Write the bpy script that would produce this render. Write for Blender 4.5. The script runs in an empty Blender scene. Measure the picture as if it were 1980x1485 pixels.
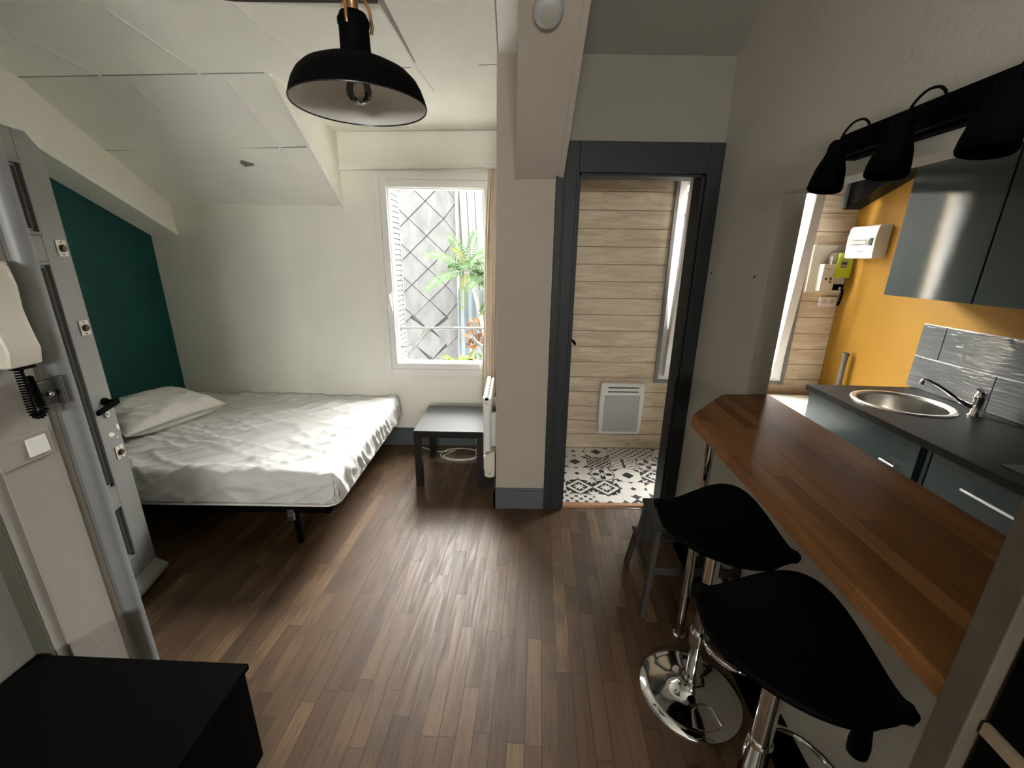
import bpy, math, random
from mathutils import Vector, Matrix, noise
random.seed(7)
SC = bpy.context.scene
COL = SC.collection
PI = math.pi
YAW = math.radians(3.4)            # kitchen walls and floor boards run 3.4 degrees off the window wall
CA, SA = math.cos(YAW), math.sin(YAW)
def KW(n, s, z=0.0):               # kitchen frame -> world
    return Vector((n*CA + s*SA, -n*SA + s*CA, z))

# ------------------------------------------------------------------ materials
class NT:
    def __init__(self, name):
        self.m = bpy.data.materials.new(name); self.m.use_nodes = True
        self.t = self.m.node_tree; self.n = self.t.nodes; self.l = self.t.links
        self.b = self.n['Principled BSDF']
    def node(self, typ, **kw):
        n = self.n.new(typ)
        for k, v in kw.items():
            if k == 'op': n.operation = v
            elif hasattr(n, k) and not k[0].isupper(): setattr(n, k, v)
        return n
    def put(self, sock, v):
        if isinstance(v, bpy.types.NodeSocket): self.l.new(v, sock)
        else: sock.default_value = v
    def M(self, op, a, b=None, c=None):
        n = self.n.new('ShaderNodeMath'); n.operation = op
        for i, v in enumerate((a, b, c)):
            if v is not None: self.put(n.inputs[i], v)
        return n.outputs[0]
    def add(s, a, b): return s.M('ADD', a, b)
    def sub(s, a, b): return s.M('SUBTRACT', a, b)
    def mul(s, a, b): return s.M('MULTIPLY', a, b)
    def lt(s, a, b): return s.M('LESS_THAN', a, b)
    def gt(s, a, b): return s.M('GREATER_THAN', a, b)
    def coord(self, which='Object'):
        return self.n.new('ShaderNodeTexCoord').outputs[which]
    def sep(self, v):
        n = self.n.new('ShaderNodeSeparateXYZ'); self.l.new(v, n.inputs[0]); return n.outputs
    def comb(self, x=0., y=0., z=0.):
        n = self.n.new('ShaderNodeCombineXYZ')
        for i, v in enumerate((x, y, z)): self.put(n.inputs[i], v)
        return n.outputs[0]
    def scale(self, v, s):
        n = self.n.new('ShaderNodeMapping'); self.l.new(v, n.inputs['Vector']); n.inputs['Scale'].default_value = s
        return n.outputs[0]
    def noise(self, v, sc, det=3, rough=.55, dist=0):
        n = self.n.new('ShaderNodeTexNoise'); self.l.new(v, n.inputs['Vector'])
        n.inputs['Scale'].default_value = sc; n.inputs['Detail'].default_value = det
        n.inputs['Roughness'].default_value = rough; n.inputs['Distortion'].default_value = dist
        return n.outputs['Fac']
    def white(self, v):
        n = self.n.new('ShaderNodeTexWhiteNoise'); n.noise_dimensions = '3D'; self.l.new(v, n.inputs['Vector']); return n.outputs['Value']
    def ramp(self, f, stops):
        n = self.n.new('ShaderNodeValToRGB'); e = n.color_ramp.elements
        while len(e) < len(stops): e.new(.5)
        for k, (p, c) in zip(e, stops): k.position = p; k.color = (*c, 1)
        self.l.new(f, n.inputs[0]); return n.outputs[0]
    def mix(self, f, a, b, mode='MIX'):
        n = self.n.new('ShaderNodeMix'); n.data_type = 'RGBA'; n.blend_type = mode
        self.put(n.inputs[0], f)
        for i, v in ((6, a), (7, b)):
            if isinstance(v, tuple): v = (*v[:3], 1)
            self.put(n.inputs[i], v)
        return n.outputs[2]
    def maprange(self, f, a, b, c, d):
        n = self.n.new('ShaderNodeMapRange'); self.l.new(f, n.inputs[0])
        for i, v in enumerate((a, b, c, d)): n.inputs[i+1].default_value = v
        return n.outputs[0]
    def bump(self, h, strength=.2, dist=.01):
        n = self.n.new('ShaderNodeBump'); n.inputs['Strength'].default_value = strength; n.inputs['Distance'].default_value = dist
        self.l.new(h, n.inputs['Height']); self.l.new(n.outputs[0], self.b.inputs['Normal'])
    def base(self, c):
        self.put(self.b.inputs['Base Color'], (*c, 1) if isinstance(c, tuple) else c)
    def set(self, rough=.5, metal=0., spec=.5, coat=0.):
        self.put(self.b.inputs['Roughness'], rough); self.b.inputs['Metallic'].default_value = metal
        self.b.inputs['Specular IOR Level'].default_value = spec; self.b.inputs['Coat Weight'].default_value = coat
        self.b.inputs['Coat Roughness'].default_value = .08
        return self.m

def plain(name, c, rough=.5, metal=0., spec=.5, var=.06, nsc=6, bump=0., bsc=60, coat=0.):
    t = NT(name); v = t.coord()
    f = t.noise(v, nsc, 4)
    lo = tuple(x*(1-var) for x in c); hi = tuple(min(1, x*(1+var)) for x in c)
    t.base(t.ramp(f, [(.3, lo), (.7, hi)]))
    if bump: t.bump(t.noise(v, bsc, 3), bump, .004)
    return t.set(rough, metal, spec, coat)

M = {}
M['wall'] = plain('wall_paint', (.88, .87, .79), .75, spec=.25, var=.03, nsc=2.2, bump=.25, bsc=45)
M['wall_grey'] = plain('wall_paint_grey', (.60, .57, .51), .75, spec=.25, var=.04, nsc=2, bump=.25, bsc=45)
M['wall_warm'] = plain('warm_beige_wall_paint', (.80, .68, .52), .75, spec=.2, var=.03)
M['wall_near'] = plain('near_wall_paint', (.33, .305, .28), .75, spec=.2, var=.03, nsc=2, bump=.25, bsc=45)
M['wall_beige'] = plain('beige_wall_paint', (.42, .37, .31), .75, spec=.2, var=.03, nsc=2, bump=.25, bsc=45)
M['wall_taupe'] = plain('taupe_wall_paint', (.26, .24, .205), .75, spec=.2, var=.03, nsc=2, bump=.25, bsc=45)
M['ceil'] = plain('ceiling_board', (.88, .87, .80), .85, spec=.2, var=.03, nsc=3, bump=.5, bsc=120)
M['trimwhite'] = plain('white_gloss_paint', (.85, .83, .79), .4, var=.02)
M['joint'] = plain('joint_line', (.30, .29, .27), .8)
M['teal'] = plain('teal_paint', (.005, .075, .07), .55, spec=.3, var=.12, nsc=3, bump=.2)
M['slate'] = plain('slate_grey_paint', (.026, .030, .031), .5, spec=.25, var=.06, bump=.15, bsc=25)
M['basegrey'] = plain('blue_grey_skirting_paint', (.095, .110, .115), .5, var=.08)
M['doorgrey'] = plain('door_grey_paint', (.25, .25, .24), .5, var=.06, bump=.15, bsc=20)
M['casing'] = plain('casing_grey_paint', (.22, .225, .23), .4, var=.06)
M['chip'] = plain('bare_white_chip', (.8, .79, .76), .7)
M['yellow'] = plain('yellow_paint', (.315, .158, .014), .6, spec=.3, var=.04, nsc=2, bump=.2)
M['black'] = plain('black_matt', (.0018, .0018, .0018), .7, spec=.05, var=.1)
M['blacksoft'] = plain('black_plastic', (.0018, .0018, .0018), .6, spec=.06, var=.1)
M['blackgloss'] = plain('black_lacquer', (.012, .012, .013), .28, var=.05)
M['tabletop'] = plain('black_brown_veneer', (.012, .0115, .0115), .36, spec=.3, var=.15, nsc=9, bump=.06, bsc=80)
M['white'] = plain('white_plastic', (.80, .79, .76), .35, var=.02)
M['cream'] = plain('cream_plastic', (.66, .62, .54), .38, var=.03)
M['pvc'] = plain('white_pvc', (.82, .82, .80), .3, var=.02)
M['greytrim'] = plain('mid_grey_trim', (.22, .215, .21), .5, var=.05)
M['chrome'] = plain('chrome', (.72, .72, .72), .07, metal=1, var=.02)
M['steel'] = plain('brushed_steel', (.55, .54, .52), .27, metal=1, var=.08, nsc=30)
M['sinksteel'] = plain('sink_steel', (.42, .40, .37), .26, metal=1, var=.08, nsc=30)
M['rafterblack'] = plain('black_satin_paint', (.004, .004, .004), .35, spec=.15, var=.1)
M['alu'] = plain('aluminium_handle', (.72, .71, .70), .3, metal=1, var=.03)
M['stepgrey'] = plain('dark_grey_wood_paint', (.030, .033, .033), .45, spec=.35, var=.15)
M['stepleg'] = plain('grey_brown_wood_paint', (.045, .040, .036), .5, spec=.3, var=.15)
M['lockmetal'] = plain('dull_lock_metal', (.12, .12, .115), .4, metal=.6, var=.15)
M['brass'] = plain('copper_brass', (.62, .36, .20), .3, metal=1, var=.1)
M['petrol'] = plain('petrol_grey_front', (.034, .050, .052), .28, spec=.3, var=.03, coat=.1)
M['petrol_gloss'] = plain('petrol_grey_gloss', (.026, .038, .038), .08, spec=.4, var=.03, coat=.4)
M['worktop'] = plain('dark_worktop', (.009, .0085, .0075), .5, spec=.12, var=.25, nsc=180, bump=.05, bsc=200)
M['greypipe'] = plain('grey_pvc_pipe', (.13, .115, .105), .45)
M['meterboard'] = plain('cream_board', (.62, .57, .47), .5, var=.03)
M['lime'] = plain('lime_green_plastic', (.50, .62, .03), .35, var=.03)
M['greyplastic'] = plain('translucent_grey_plastic', (.36, .34, .29), .3)
M['tan'] = plain('pale_tan_edge', (.30, .22, .15), .6)
M['endpanel'] = plain('dull_brown_panel', (.085, .068, .048), .7, var=.12, nsc=14, bump=.2)
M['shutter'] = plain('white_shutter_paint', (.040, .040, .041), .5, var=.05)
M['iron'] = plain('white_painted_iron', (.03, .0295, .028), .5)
M['stem'] = plain('green_stem', (.009, .010, .0045), .6)
M['bark'] = plain('grey_bark', (.035, .032, .024), .8, var=.2, nsc=12)
M['leaf'] = plain('green_leaf', (.008, .021, .004), .5, var=.35, nsc=9, spec=.1)
M['leafyellow'] = plain('yellow_green_leaf', (.021, .027, .0025), .5, var=.2, nsc=9, spec=.1)
M['leafrust'] = plain('rust_orange_leaf', (.045, .020, .009), .6, var=.25, nsc=9, spec=.1)
M['ground'] = plain('courtyard_ground', (.16, .155, .15), .9)
M['liner'] = plain('lamp_inner_white', (.72, .70, .66), .45, var=.02)
M['brownmetal'] = plain('brown_bolt', (.055, .022, .015), .35, var=.2)
M['darkwood'] = plain('dark_old_wood', (.035, .020, .014), .7, var=.35, nsc=14, bump=.4, bsc=30)
M['ledgrey'] = plain('display_grey', (.05, .05, .045), .25)
M['smoke'] = plain('grey_white_plastic', (.36, .36, .355), .45)

def glassmat():
    t = NT('window_glass')
    t.n.remove(t.b)
    tr = t.n.new('ShaderNodeBsdfTransparent'); tr.inputs[0].default_value = (.96, .97, .97, 1)
    gl = t.n.new('ShaderNodeBsdfGlossy'); gl.inputs['Roughness'].default_value = .02
    lw = t.n.new('ShaderNodeLayerWeight'); lw.inputs[0].default_value = .25
    mx = t.n.new('ShaderNodeMixShader')
    t.l.new(t.mul(lw.outputs['Fresnel'], .55), mx.inputs[0]); t.l.new(tr.outputs[0], mx.inputs[1]); t.l.new(gl.outputs[0], mx.inputs[2])
    t.l.new(mx.outputs[0], t.n['Material Output'].inputs[0])
    return t.m
M['glass'] = glassmat()

def planks():
    t = NT('oak_strip_floor'); x, y, z = t.sep(t.coord())
    W = .0615
    u = t.M('DIVIDE', x, W); row = t.M('FLOOR', u); fu = t.M('FRACT', u)
    r1 = t.white(t.comb(row, 3.7, .5)); r2 = t.white(t.comb(row, 9.1, 2.5))
    L = t.add(.42, t.mul(r1, .34))
    v = t.add(t.M('DIVIDE', y, L), t.mul(r2, 13.)); colm = t.M('FLOOR', v); fv = t.M('FRACT', v)
    rid = t.white(t.comb(row, colm, 1.0)); rid2 = t.white(t.comb(row, colm, 7.0))
    gv = t.comb(t.add(t.mul(x, 42), t.mul(rid, 60)), t.add(t.mul(y, 3.2), t.mul(rid2, 40)), t.mul(rid, 9))
    g1 = t.noise(gv, 1.0, 5, .6, .9)
    gv2 = t.comb(t.add(t.mul(x, 190), t.mul(rid, 60)), t.add(t.mul(y, 9), t.mul(rid2, 40)), 0.)
    g2 = t.noise(gv2, 1.0, 3, .6)
    # cathedral figure
    wv = t.n.new('ShaderNodeTexWave'); wv.wave_type = 'RINGS'; wv.inputs['Scale'].default_value = 2.2; wv.inputs['Distortion'].default_value = 3.5
    wv.inputs['Detail'].default_value = 2; wv.inputs['Detail Scale'].default_value = 1.2
    t.l.new(t.comb(t.mul(t.sub(fu, t.add(.3, t.mul(rid, .5))), 2.0), t.add(t.mul(y, .55), t.mul(rid2, 20)), t.mul(rid, 5)), wv.inputs['Vector'])
    tone = t.ramp(rid, [(0, (.064, .033, .014)), (.3, (.098, .052, .024)), (.6, (.122, .068, .032)), (.85, (.156, .089, .044)), (1, (.21, .126, .063))])
    c = t.mix(t.maprange(g1, .3, .72, 0, .55), tone, (.045, .022, .010))
    c = t.mix(t.maprange(g2, .5, .8, 0, .35), c, (.038, .019, .009))
    fig = t.mul(t.maprange(wv.outputs['Fac'], .5, .95, 0, .45), t.gt(rid2, .55))
    c = t.mix(fig, c, (.045, .023, .011))
    du = t.mul(t.M('MINIMUM', fu, t.sub(1., fu)), W); dv = t.mul(t.M('MINIMUM', fv, t.sub(1., fv)), L)
    wr = t.add(.0006, t.mul(t.white(t.comb(t.M('ROUND', u), 4.4, t.M('FLOOR', t.mul(y, 2.1)))), .0014))
    gap = t.M('MAXIMUM', t.lt(du, wr), t.lt(dv, .0013))
    c = t.mix(t.mul(gap, .85), c, (.018, .010, .007))
    big = t.noise(t.coord(), 1.6, 4)
    c = t.mix(t.maprange(big, .35, .7, .0, .28), c, (.085, .05, .026))
    t.base(c)
    rg = t.maprange(g1, .3, .7, .44, .62)
    h = t.sub(t.add(t.mul(g2, .12), t.add(t.mul(rid2, .25), t.mul(g1, .12))), t.mul(gap, 1.))
    t.bump(h, .35, .003)
    return t.set(rg, 0, .46)
M['floor'] = planks()

def barwood(name='beech_block', a=(.175, .070, .021), b=(.36, .165, .060), stave=.045):
    t = NT(name); x, y, z = t.sep(t.coord())
    u = t.M('DIVIDE', x, stave); row = t.M('FLOOR', u)
    v = t.add(t.M('DIVIDE', y, .55), t.mul(t.white(t.comb(row, 2., 5.)), 9.)); colm = t.M('FLOOR', v)
    rid = t.white(t.comb(row, colm, 3.))
    g = t.noise(t.comb(t.add(t.mul(x, 60), t.mul(rid, 30)), t.mul(y, 4.), t.mul(z, 60)), 1., 4, .6, .5)
    c = t.mix(rid, a, b)
    c = t.mix(t.maprange(g, .4, .75, 0, .45), c, tuple(q*.5 for q in a))
    t.base(c); t.bump(g, .08, .002)
    return t.set(.45, 0, .12)
M['bar'] = barwood()
M['threshold'] = barwood('threshold_wood', (.42, .22, .12), (.5, .28, .16), 1.)

def lambris():
    t = NT('whitewashed_plank_cladding'); x, y, z = t.sep(t.coord())
    P = .1325
    u = t.M('DIVIDE', t.sub(z, .009), P); row = t.M('FLOOR', u); f = t.M('FRACT', u)
    v = t.add(t.M('DIVIDE', x, 1.5), t.mul(t.white(t.comb(row, 2., 1.)), 7.)); cm = t.M('FLOOR', v)
    rid = t.white(t.comb(row, cm, 2.))
    g = t.noise(t.comb(t.add(t.mul(x, 3.), t.mul(rid, 30)), 0., t.add(t.mul(z, 26.), t.mul(rid, 17))), 1., 5, .62, .8)
    g2 = t.noise(t.comb(t.add(t.mul(x, 14.), t.mul(rid, 9)), 2., t.mul(z, 160.)), 1., 3, .6)
    k = t.noise(t.comb(t.add(t.mul(x, 5.), t.mul(rid, 50)), 5., t.add(t.mul(z, 11.), t.mul(rid, 31))), 1., 2, .5)
    c = t.mix(t.maprange(g, .35, .68, 0, 1), (.78, .66, .50), (.52, .40, .27))
    c = t.mix(t.maprange(g2, .5, .8, 0, .4), c, (.36, .27, .18))
    c = t.mix(t.maprange(k, .68, .78, 0, .75), c, (.19, .13, .08))
    c = t.mix(t.mul(rid, .25), c, (.70, .60, .46))
    d = t.M('MINIMUM', f, t.sub(1., f))
    gap = t.lt(d, .022)
    c = t.mix(t.mul(gap, .8), c, (.10, .065, .04))
    t.base(c); t.bump(t.sub(t.mul(g2, .15), gap), .4, .004)
    return t.set(.6, 0, .3)
M['lambris'] = lambris()

def cement_tiles():
    t = NT('patchwork_cement_tiles')
    x, y, z = t.sep(t.coord('UV'))
    at = t.n.new('ShaderNodeAttribute'); at.attribute_name = 'pattern'; pid = at.outputs['Fac']
    px = t.sub(t.mul(x, 2.), 1.); py = t.sub(t.mul(y, 2.), 1.)
    a = t.M('ABSOLUTE', px); b = t.M('ABSOLUTE', py); s = t.add(a, b)
    r = t.M('SQRT', t.add(t.mul(px, px), t.mul(py, py))); th = t.M('ARCTAN2', py, px)
    ca, cb = t.sub(1., a), t.sub(1., b); sc = t.add(ca, cb)
    # 0 small diamonds
    p0 = t.M('MAXIMUM', t.lt(s, .24), t.M('MAXIMUM', t.lt(t.add(ca, b), .24), t.lt(t.add(a, cb), .24)))
    # 1 harlequin
    f1 = t.M('FLOOR', t.add(t.add(px, py), 10.5)); f2 = t.M('FLOOR', t.add(t.sub(px, py), 10.5))
    p1 = t.mul(t.lt(t.M('MODULO', f1, 2.), .5), t.lt(t.M('MODULO', f2, 2.), .5))
    # 2 star in a diamond
    star = t.lt(r, t.add(.33, t.mul(t.M('COSINE', t.mul(th, 8.)), .11)))
    rc = t.M('SQRT', t.add(t.mul(ca, ca), t.mul(cb, cb))); thc = t.M('ARCTAN2', cb, ca)
    starc = t.lt(rc, t.add(.40, t.mul(t.M('COSINE', t.mul(thc, 8.)), .14)))
    p2 = t.M('MAXIMUM', t.mul(t.lt(s, .70), t.sub(1., star)), t.mul(t.gt(s, 1.0), t.sub(1., starc)))
    # 3 small four point stars
    q = t.M('ABSOLUTE', t.sub(t.mul(t.M('FRACT', t.mul(t.add(px, py), 1.5)), 2.), 1.)); w = t.M('ABSOLUTE', t.sub(t.mul(t.M('FRACT', t.mul(t.sub(px, py), 1.5)), 2.), 1.))
    p3 = t.lt(t.add(t.M('SQRT', q), t.M('SQRT', w)), 1.12)
    # 4 quatrefoil
    pet = t.lt(r, t.mul(t.M('ABSOLUTE', t.M('COSINE', t.mul(th, 2.))), .80))
    pet2 = t.lt(r, t.mul(t.M('ABSOLUTE', t.M('COSINE', t.mul(th, 4.))), .34))
    ring = t.mul(t.gt(r, .88), t.lt(r, .96)); ring2 = t.mul(t.gt(rc, .24), t.lt(rc, .40))
    p4 = t.M('MAXIMUM', t.mul(pet, t.sub(1., pet2)), t.M('MAXIMUM', ring, ring2))
    # 5 dark scroll
    p5 = t.gt(t.add(t.mul(t.M('SINE', t.mul(px, 13.)), t.M('SINE', t.mul(py, 13.))), t.mul(t.M('COSINE', t.mul(r, 26.)), .6)), -.15)
    # 6 quarter circles and lens
    rq = t.M('SQRT', t.add(t.M('POWER', t.sub(a, .5), 2.), t.M('POWER', t.sub(b, .5), 2.)))
    p6 = t.M('MAXIMUM', t.mul(t.gt(rq, .38), t.lt(rq, .45)), t.M('MAXIMUM', t.mul(t.lt(a, .10), t.lt(t.add(t.mul(a, 4.), b), .95)), t.mul(t.lt(t.M('ABSOLUTE', t.sub(b, .5)), .07), t.lt(t.add(t.mul(t.M('ABSOLUTE', t.sub(b, .5)), 4.), t.M('ABSOLUTE', t.sub(a, .5))), .34))))
    # 7 nested diamond
    p7 = t.M('MAXIMUM', t.mul(t.gt(s, .25), t.lt(s, .62)), t.M('MAXIMUM', t.lt(t.add(ca, b), .45), t.lt(t.add(a, cb), .45)))
    tot = 0.
    for k, p in enumerate((p0, p1, p2, p3, p4, p5, p6, p7)):
        tot = t.add(tot, t.mul(t.M('COMPARE', pid, float(k), .3), p))
    edge = t.lt(t.M('MINIMUM', ca, cb), .012)
    c = t.mix(t.M('MINIMUM', tot, 1.), (.84, .82, .78), (.030, .030, .033))
    c = t.mix(t.mul(edge, .7), c, (.42, .40, .38))
    t.base(c)
    return t.set(.3, 0, .5)
M['cement'] = cement_tiles()

def sheetmat(name='white_cotton_sheet', c=(.72, .715, .71)):
    t = NT(name); v = t.coord()
    f = t.noise(v, 5, 4); t.base(t.ramp(f, [(.3, tuple(k*.95 for k in c)), (.7, c)]))
    h = t.add(t.mul(t.noise(v, 14, 4, .6, .7), 1.), t.mul(t.noise(v, 300, 2), .05))
    t.bump(h, .35, .012)
    t.b.inputs['Sheen Weight'].default_value = .15
    return t.set(.8, 0, .2)
M['sheet'] = sheetmat()
M['pillowcase'] = sheetmat('white_pillowcase', (.78, .76, .72))
M['quilt'] = sheetmat('quilted_mattress_ticking', (.68, .65, .58))
M['curtain'] = sheetmat('beige_curtain_cloth', (.80, .71, .59))

def zinc():
    t = NT('weathered_zinc_shingle'); v = t.coord()
    f = t.noise(t.scale(v, (7, 7, 3)), 1.2, 6, .65); g = t.noise(t.scale(v, (26, 26, 6)), 1., 4, .6)
    c = t.mix(t.maprange(f, .35, .65, 0, 1), (.018, .0182, .0186), (.0115, .0117, .012))
    c = t.mix(t.maprange(g, .5, .75, 0, .5), c, (.0075, .0076, .0078))
    t.base(c); return t.set(.7, 0, .08)
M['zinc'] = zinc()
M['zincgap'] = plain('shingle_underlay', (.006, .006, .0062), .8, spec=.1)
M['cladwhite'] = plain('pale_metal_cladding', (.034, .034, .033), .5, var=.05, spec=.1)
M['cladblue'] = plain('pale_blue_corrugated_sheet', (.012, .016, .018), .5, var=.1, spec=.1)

def tilegloss():
    t = NT('glazed_grey_wall_tile'); v = t.coord()
    t.base(t.ramp(t.noise(v, 5, 3), [(.3, (.085, .088, .088)), (.7, (.11, .113, .113))]))
    h = t.noise(t.scale(v, (1, 4, 30)), 1.5, 2, .5, .6); t.bump(h, .5, .012)
    return t.set(.12, 0, .5)
M['walltile'] = tilegloss()
M['grout'] = plain('pale_grout', (.62, .61, .58), .8)

def meshgrid():
    t = NT('heater_grille'); x, y, z = t.sep(t.coord())
    fx = t.M('FRACT', t.mul(x, 140.)); fz = t.M('FRACT', t.mul(z, 140.))
    hole = t.mul(t.lt(fx, .55), t.lt(fz, .55))
    t.base(t.mix(hole, (.55, .55, .55), (.22, .22, .23))); return t.set(.4)
M['grille'] = meshgrid()

# ------------------------------------------------------------------ mesh builder
def smoothpath(pts, k=6):
    P = [Vector(p) for p in pts]; out = []
    for i in range(len(P)-1):
        a, b, c, d = P[max(i-1, 0)], P[i], P[i+1], P[min(i+2, len(P)-1)]
        for q in range(k):
            t = q/k; out.append(.5*((2*b)+(c-a)*t+(2*a-5*b+4*c-d)*t*t+(3*b-a-3*c+d)*t**3))
    return out+[P[-1]]
class MB:
    def __init__(s): s.v = []; s.f = []; s.mi = []; s.uv = None
    def add(s, vs, fs, mi=0):
        o = len(s.v); s.v += [tuple(p) for p in vs]; s.f += [tuple(o+i for i in f) for f in fs]; s.mi += [mi]*len(fs); return s
    def box(s, x0, x1, y0, y1, z0, z1, mi=0):
        return s.add([(x0,y0,z0),(x1,y0,z0),(x1,y1,z0),(x0,y1,z0),(x0,y0,z1),(x1,y0,z1),(x1,y1,z1),(x0,y1,z1)],
                     [(0,3,2,1),(4,5,6,7),(0,1,5,4),(1,2,6,5),(2,3,7,6),(3,0,4,7)], mi)
    def hexa(s, p, mi=0):  # 8 points, bottom 4 then top 4
        return s.add(p, [(0,3,2,1),(4,5,6,7),(0,1,5,4),(1,2,6,5),(2,3,7,6),(3,0,4,7)], mi)
    def prism(s, poly, a, b, axis='z', mi=0):
        n = len(poly)
        def P(q, h): return {'z': (q[0], q[1], h), 'x': (h, q[0], q[1]), 'y': (q[0], h, q[1])}[axis]
        vs = [P(q, a) for q in poly] + [P(q, b) for q in poly]
        fs = [tuple(range(n-1, -1, -1)), tuple(range(n, 2*n))] + [(i, (i+1) % n, n+(i+1) % n, n+i) for i in range(n)]
        return s.add(vs, fs, mi)
    def lathe(s, prof, n=32, c=(0,0,0), mi=0, R=None, closed=False, cap=True):
        vs = []; fs = []; m = len(prof)
        for r, z in prof:
            for k in range(n):
                p = Vector((r*math.cos(2*PI*k/n), r*math.sin(2*PI*k/n), z))
                if R is not None: p = R @ p
                vs.append((p.x+c[0], p.y+c[1], p.z+c[2]))
        for i in range(m-1 if not closed else m):
            for k in range(n):
                a, b = i*n+k, i*n+(k+1) % n; j = (i+1) % m
                fs.append((a, b, j*n+(k+1) % n, j*n+k))
        if not closed and cap:
            if prof[0][0] > 1e-6: fs.append(tuple(range(n-1, -1, -1)))
            if prof[-1][0] > 1e-6: fs.append(tuple((m-1)*n+k for k in range(n)))
        return s.add(vs, fs, mi)
    def tube(s, pts, r, n=10, closed=False, mi=0):
        pts = [Vector(p) for p in pts]; m = len(pts); rr = r if isinstance(r, (list, tuple)) else [r]*m
        vs = []; fs = []; up = Vector((0, 0, 1)); prev = None
        for i, p in enumerate(pts):
            d = (pts[(i+1) % m] - pts[i-1]) if closed else (pts[min(i+1, m-1)] - pts[max(i-1, 0)])
            d.normalize()
            if prev is None:
                ref = Vector((1, 0, 0)) if abs(d.z) > .9 else up
                x = d.cross(ref).normalized()
            else:
                x = (prev - d*prev.dot(d))
                x = x.normalized() if x.length > 1e-6 else d.orthogonal().normalized()
            prev = x; y = d.cross(x)
            for k in range(n):
                a = 2*PI*k/n; vs.append(p + (x*math.cos(a) + y*math.sin(a))*rr[i])
        for i in range(m if closed else m-1):
            j = (i+1) % m
            for k in range(n):
                k2 = (k+1) % n; fs.append((i*n+k, i*n+k2, j*n+k2, j*n+k))
        if not closed:
            fs.append(tuple(range(n-1, -1, -1))); fs.append(tuple((m-1)*n+k for k in range(n)))
        return s.add(vs, fs, mi)
    def xf(s, mat):
        s.v = [tuple(mat @ Vector(p)) for p in s.v]; return s
    def build(s, name, mats, parent=None, bevel=0., seg=2, smooth=40, sub=0, loc=(0,0,0), rz=0., solid=0.):
        me = bpy.data.meshes.new(name); me.from_pydata(s.v, [], s.f); me.validate(); me.update()
        if not isinstance(mats, (list, tuple)): mats = [mats]
        for m in mats: me.materials.append(m)
        if len(mats) > 1 and len(me.polygons) == len(s.mi): me.polygons.foreach_set('material_index', s.mi)
        import bmesh
        bm = bmesh.new(); bm.from_mesh(me); bmesh.ops.recalc_face_normals(bm, faces=bm.faces); bm.to_mesh(me); bm.free()
        if smooth:
            me.shade_smooth(); me.set_sharp_from_angle(angle=math.radians(smooth))
        o = bpy.data.objects.new(name, me); COL.objects.link(o)
        o.location = loc; o.rotation_euler = (0, 0, rz)
        if parent: o.parent = parent
        if solid:
            md = o.modifiers.new('solid', 'SOLIDIFY'); md.thickness = solid; md.offset = 0
        if bevel:
            md = o.modifiers.new('bevel', 'BEVEL'); md.width = bevel; md.segments = seg; md.limit_method = 'ANGLE'; md.angle_limit = math.radians(40)
        if sub:
            md = o.modifiers.new('sub', 'SUBSURF'); md.levels = sub; md.render_levels = sub
        return o

def thing(name, label, cat, loc=(0,0,0), rz=0., group=None):
    o = bpy.data.objects.new(name, None); COL.objects.link(o); o.empty_display_size = .1
    o.location = loc; o.rotation_euler = (0, 0, rz); o['label'] = label; o['category'] = cat
    if group: o['group'] = group
    return o
def tag(o, label, cat, group=None, kind=None):
    o['label'] = label; o['category'] = cat
    if group: o['group'] = group
    if kind: o['kind'] = kind
    return o
def struct(o): o['kind'] = 'structure'; return o
def kthing(name, label, cat, n, s, z=0., group=None, rz=0.): return thing(name, label, cat, KW(n, s, z), -YAW + rz, group)
def label(o, l): o['label'] = l; return o

YB = 3.463       # inner face of the window wall
YD = 2.487       # front face of the doorway wall
YP = 3.43        # plank clad facade in the corridor and kitchen
KA = .66         # roof slope

# ------------------------------------------------------------------ setting: floors
fl = MB()
poly = [(-3.1, -3.0), (1.3, -3.0), (1.3, 2.50), (.30, 2.50), (-.02, 2.50), (-.02, 3.60), (-3.1, 3.60)]
def inv(p): return (p[0]*CA - p[1]*SA, p[0]*SA + p[1]*CA)
fl.prism([inv(p) for p in poly], -.06, 0.)
struct(fl.build('floor', M['floor'], rz=-YAW, smooth=0))

PAT = {  # (column, row) from the threshold outwards
 (-1,0):3,(0,0):3,(1,0):0,(2,0):7,(3,0):1, (-1,1):1,(0,1):2,(1,1):2,(2,1):0,(3,1):1, (-1,2):2,(0,2):0,(1,2):4,(2,2):1,(3,2):2,
 (-1,3):1,(0,3):1,(1,3):5,(2,3):6,(3,3):4, (-1,4):0,(0,4):0,(1,4):1,(2,4):3,(3,4):3,(4,4):1,(4,3):3,(4,2):0}
tm = bpy.data.meshes.new('floor_tiles'); tv = []; tf = []; pat = []
cols = range(-2, 12); rows = range(-28, 6)
for i in cols:
    for j in rows:
        n0, s0 = .25+.2*i, 2.49+.2*j
        n1, s1 = n0+.2, s0+.2
        if n1 < 1.05 and s0 < 2.45: continue
        if n0 < 1.0 and s0 < 2.5: s0 = 2.53
        o = len(tv); tv += [(n0,s0,0),(n1,s0,0),(n1,s1,0),(n0,s1,0)]; tf.append((o,o+1,o+2,o+3)); pat.append((float(PAT.get((i,j), random.choice((0,1,2,3,4,6)))), n1-n0, s1-s0))
tm.from_pydata(tv, [], tf); tm.materials.append(M['cement'])
uv = tm.uv_layers.new(name='UVMap')
for p, (k, a, b) in zip(tm.polygons, pat):
    lo = 1-b/.2
    for li, q in zip(p.loop_indices, ((0,lo),(1,lo),(1,1),(0,1))): uv.data[li].uv = q
at = tm.attributes.new('pattern', 'FLOAT', 'FACE'); at.data.foreach_set('value', [p[0] for p in pat])
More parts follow.
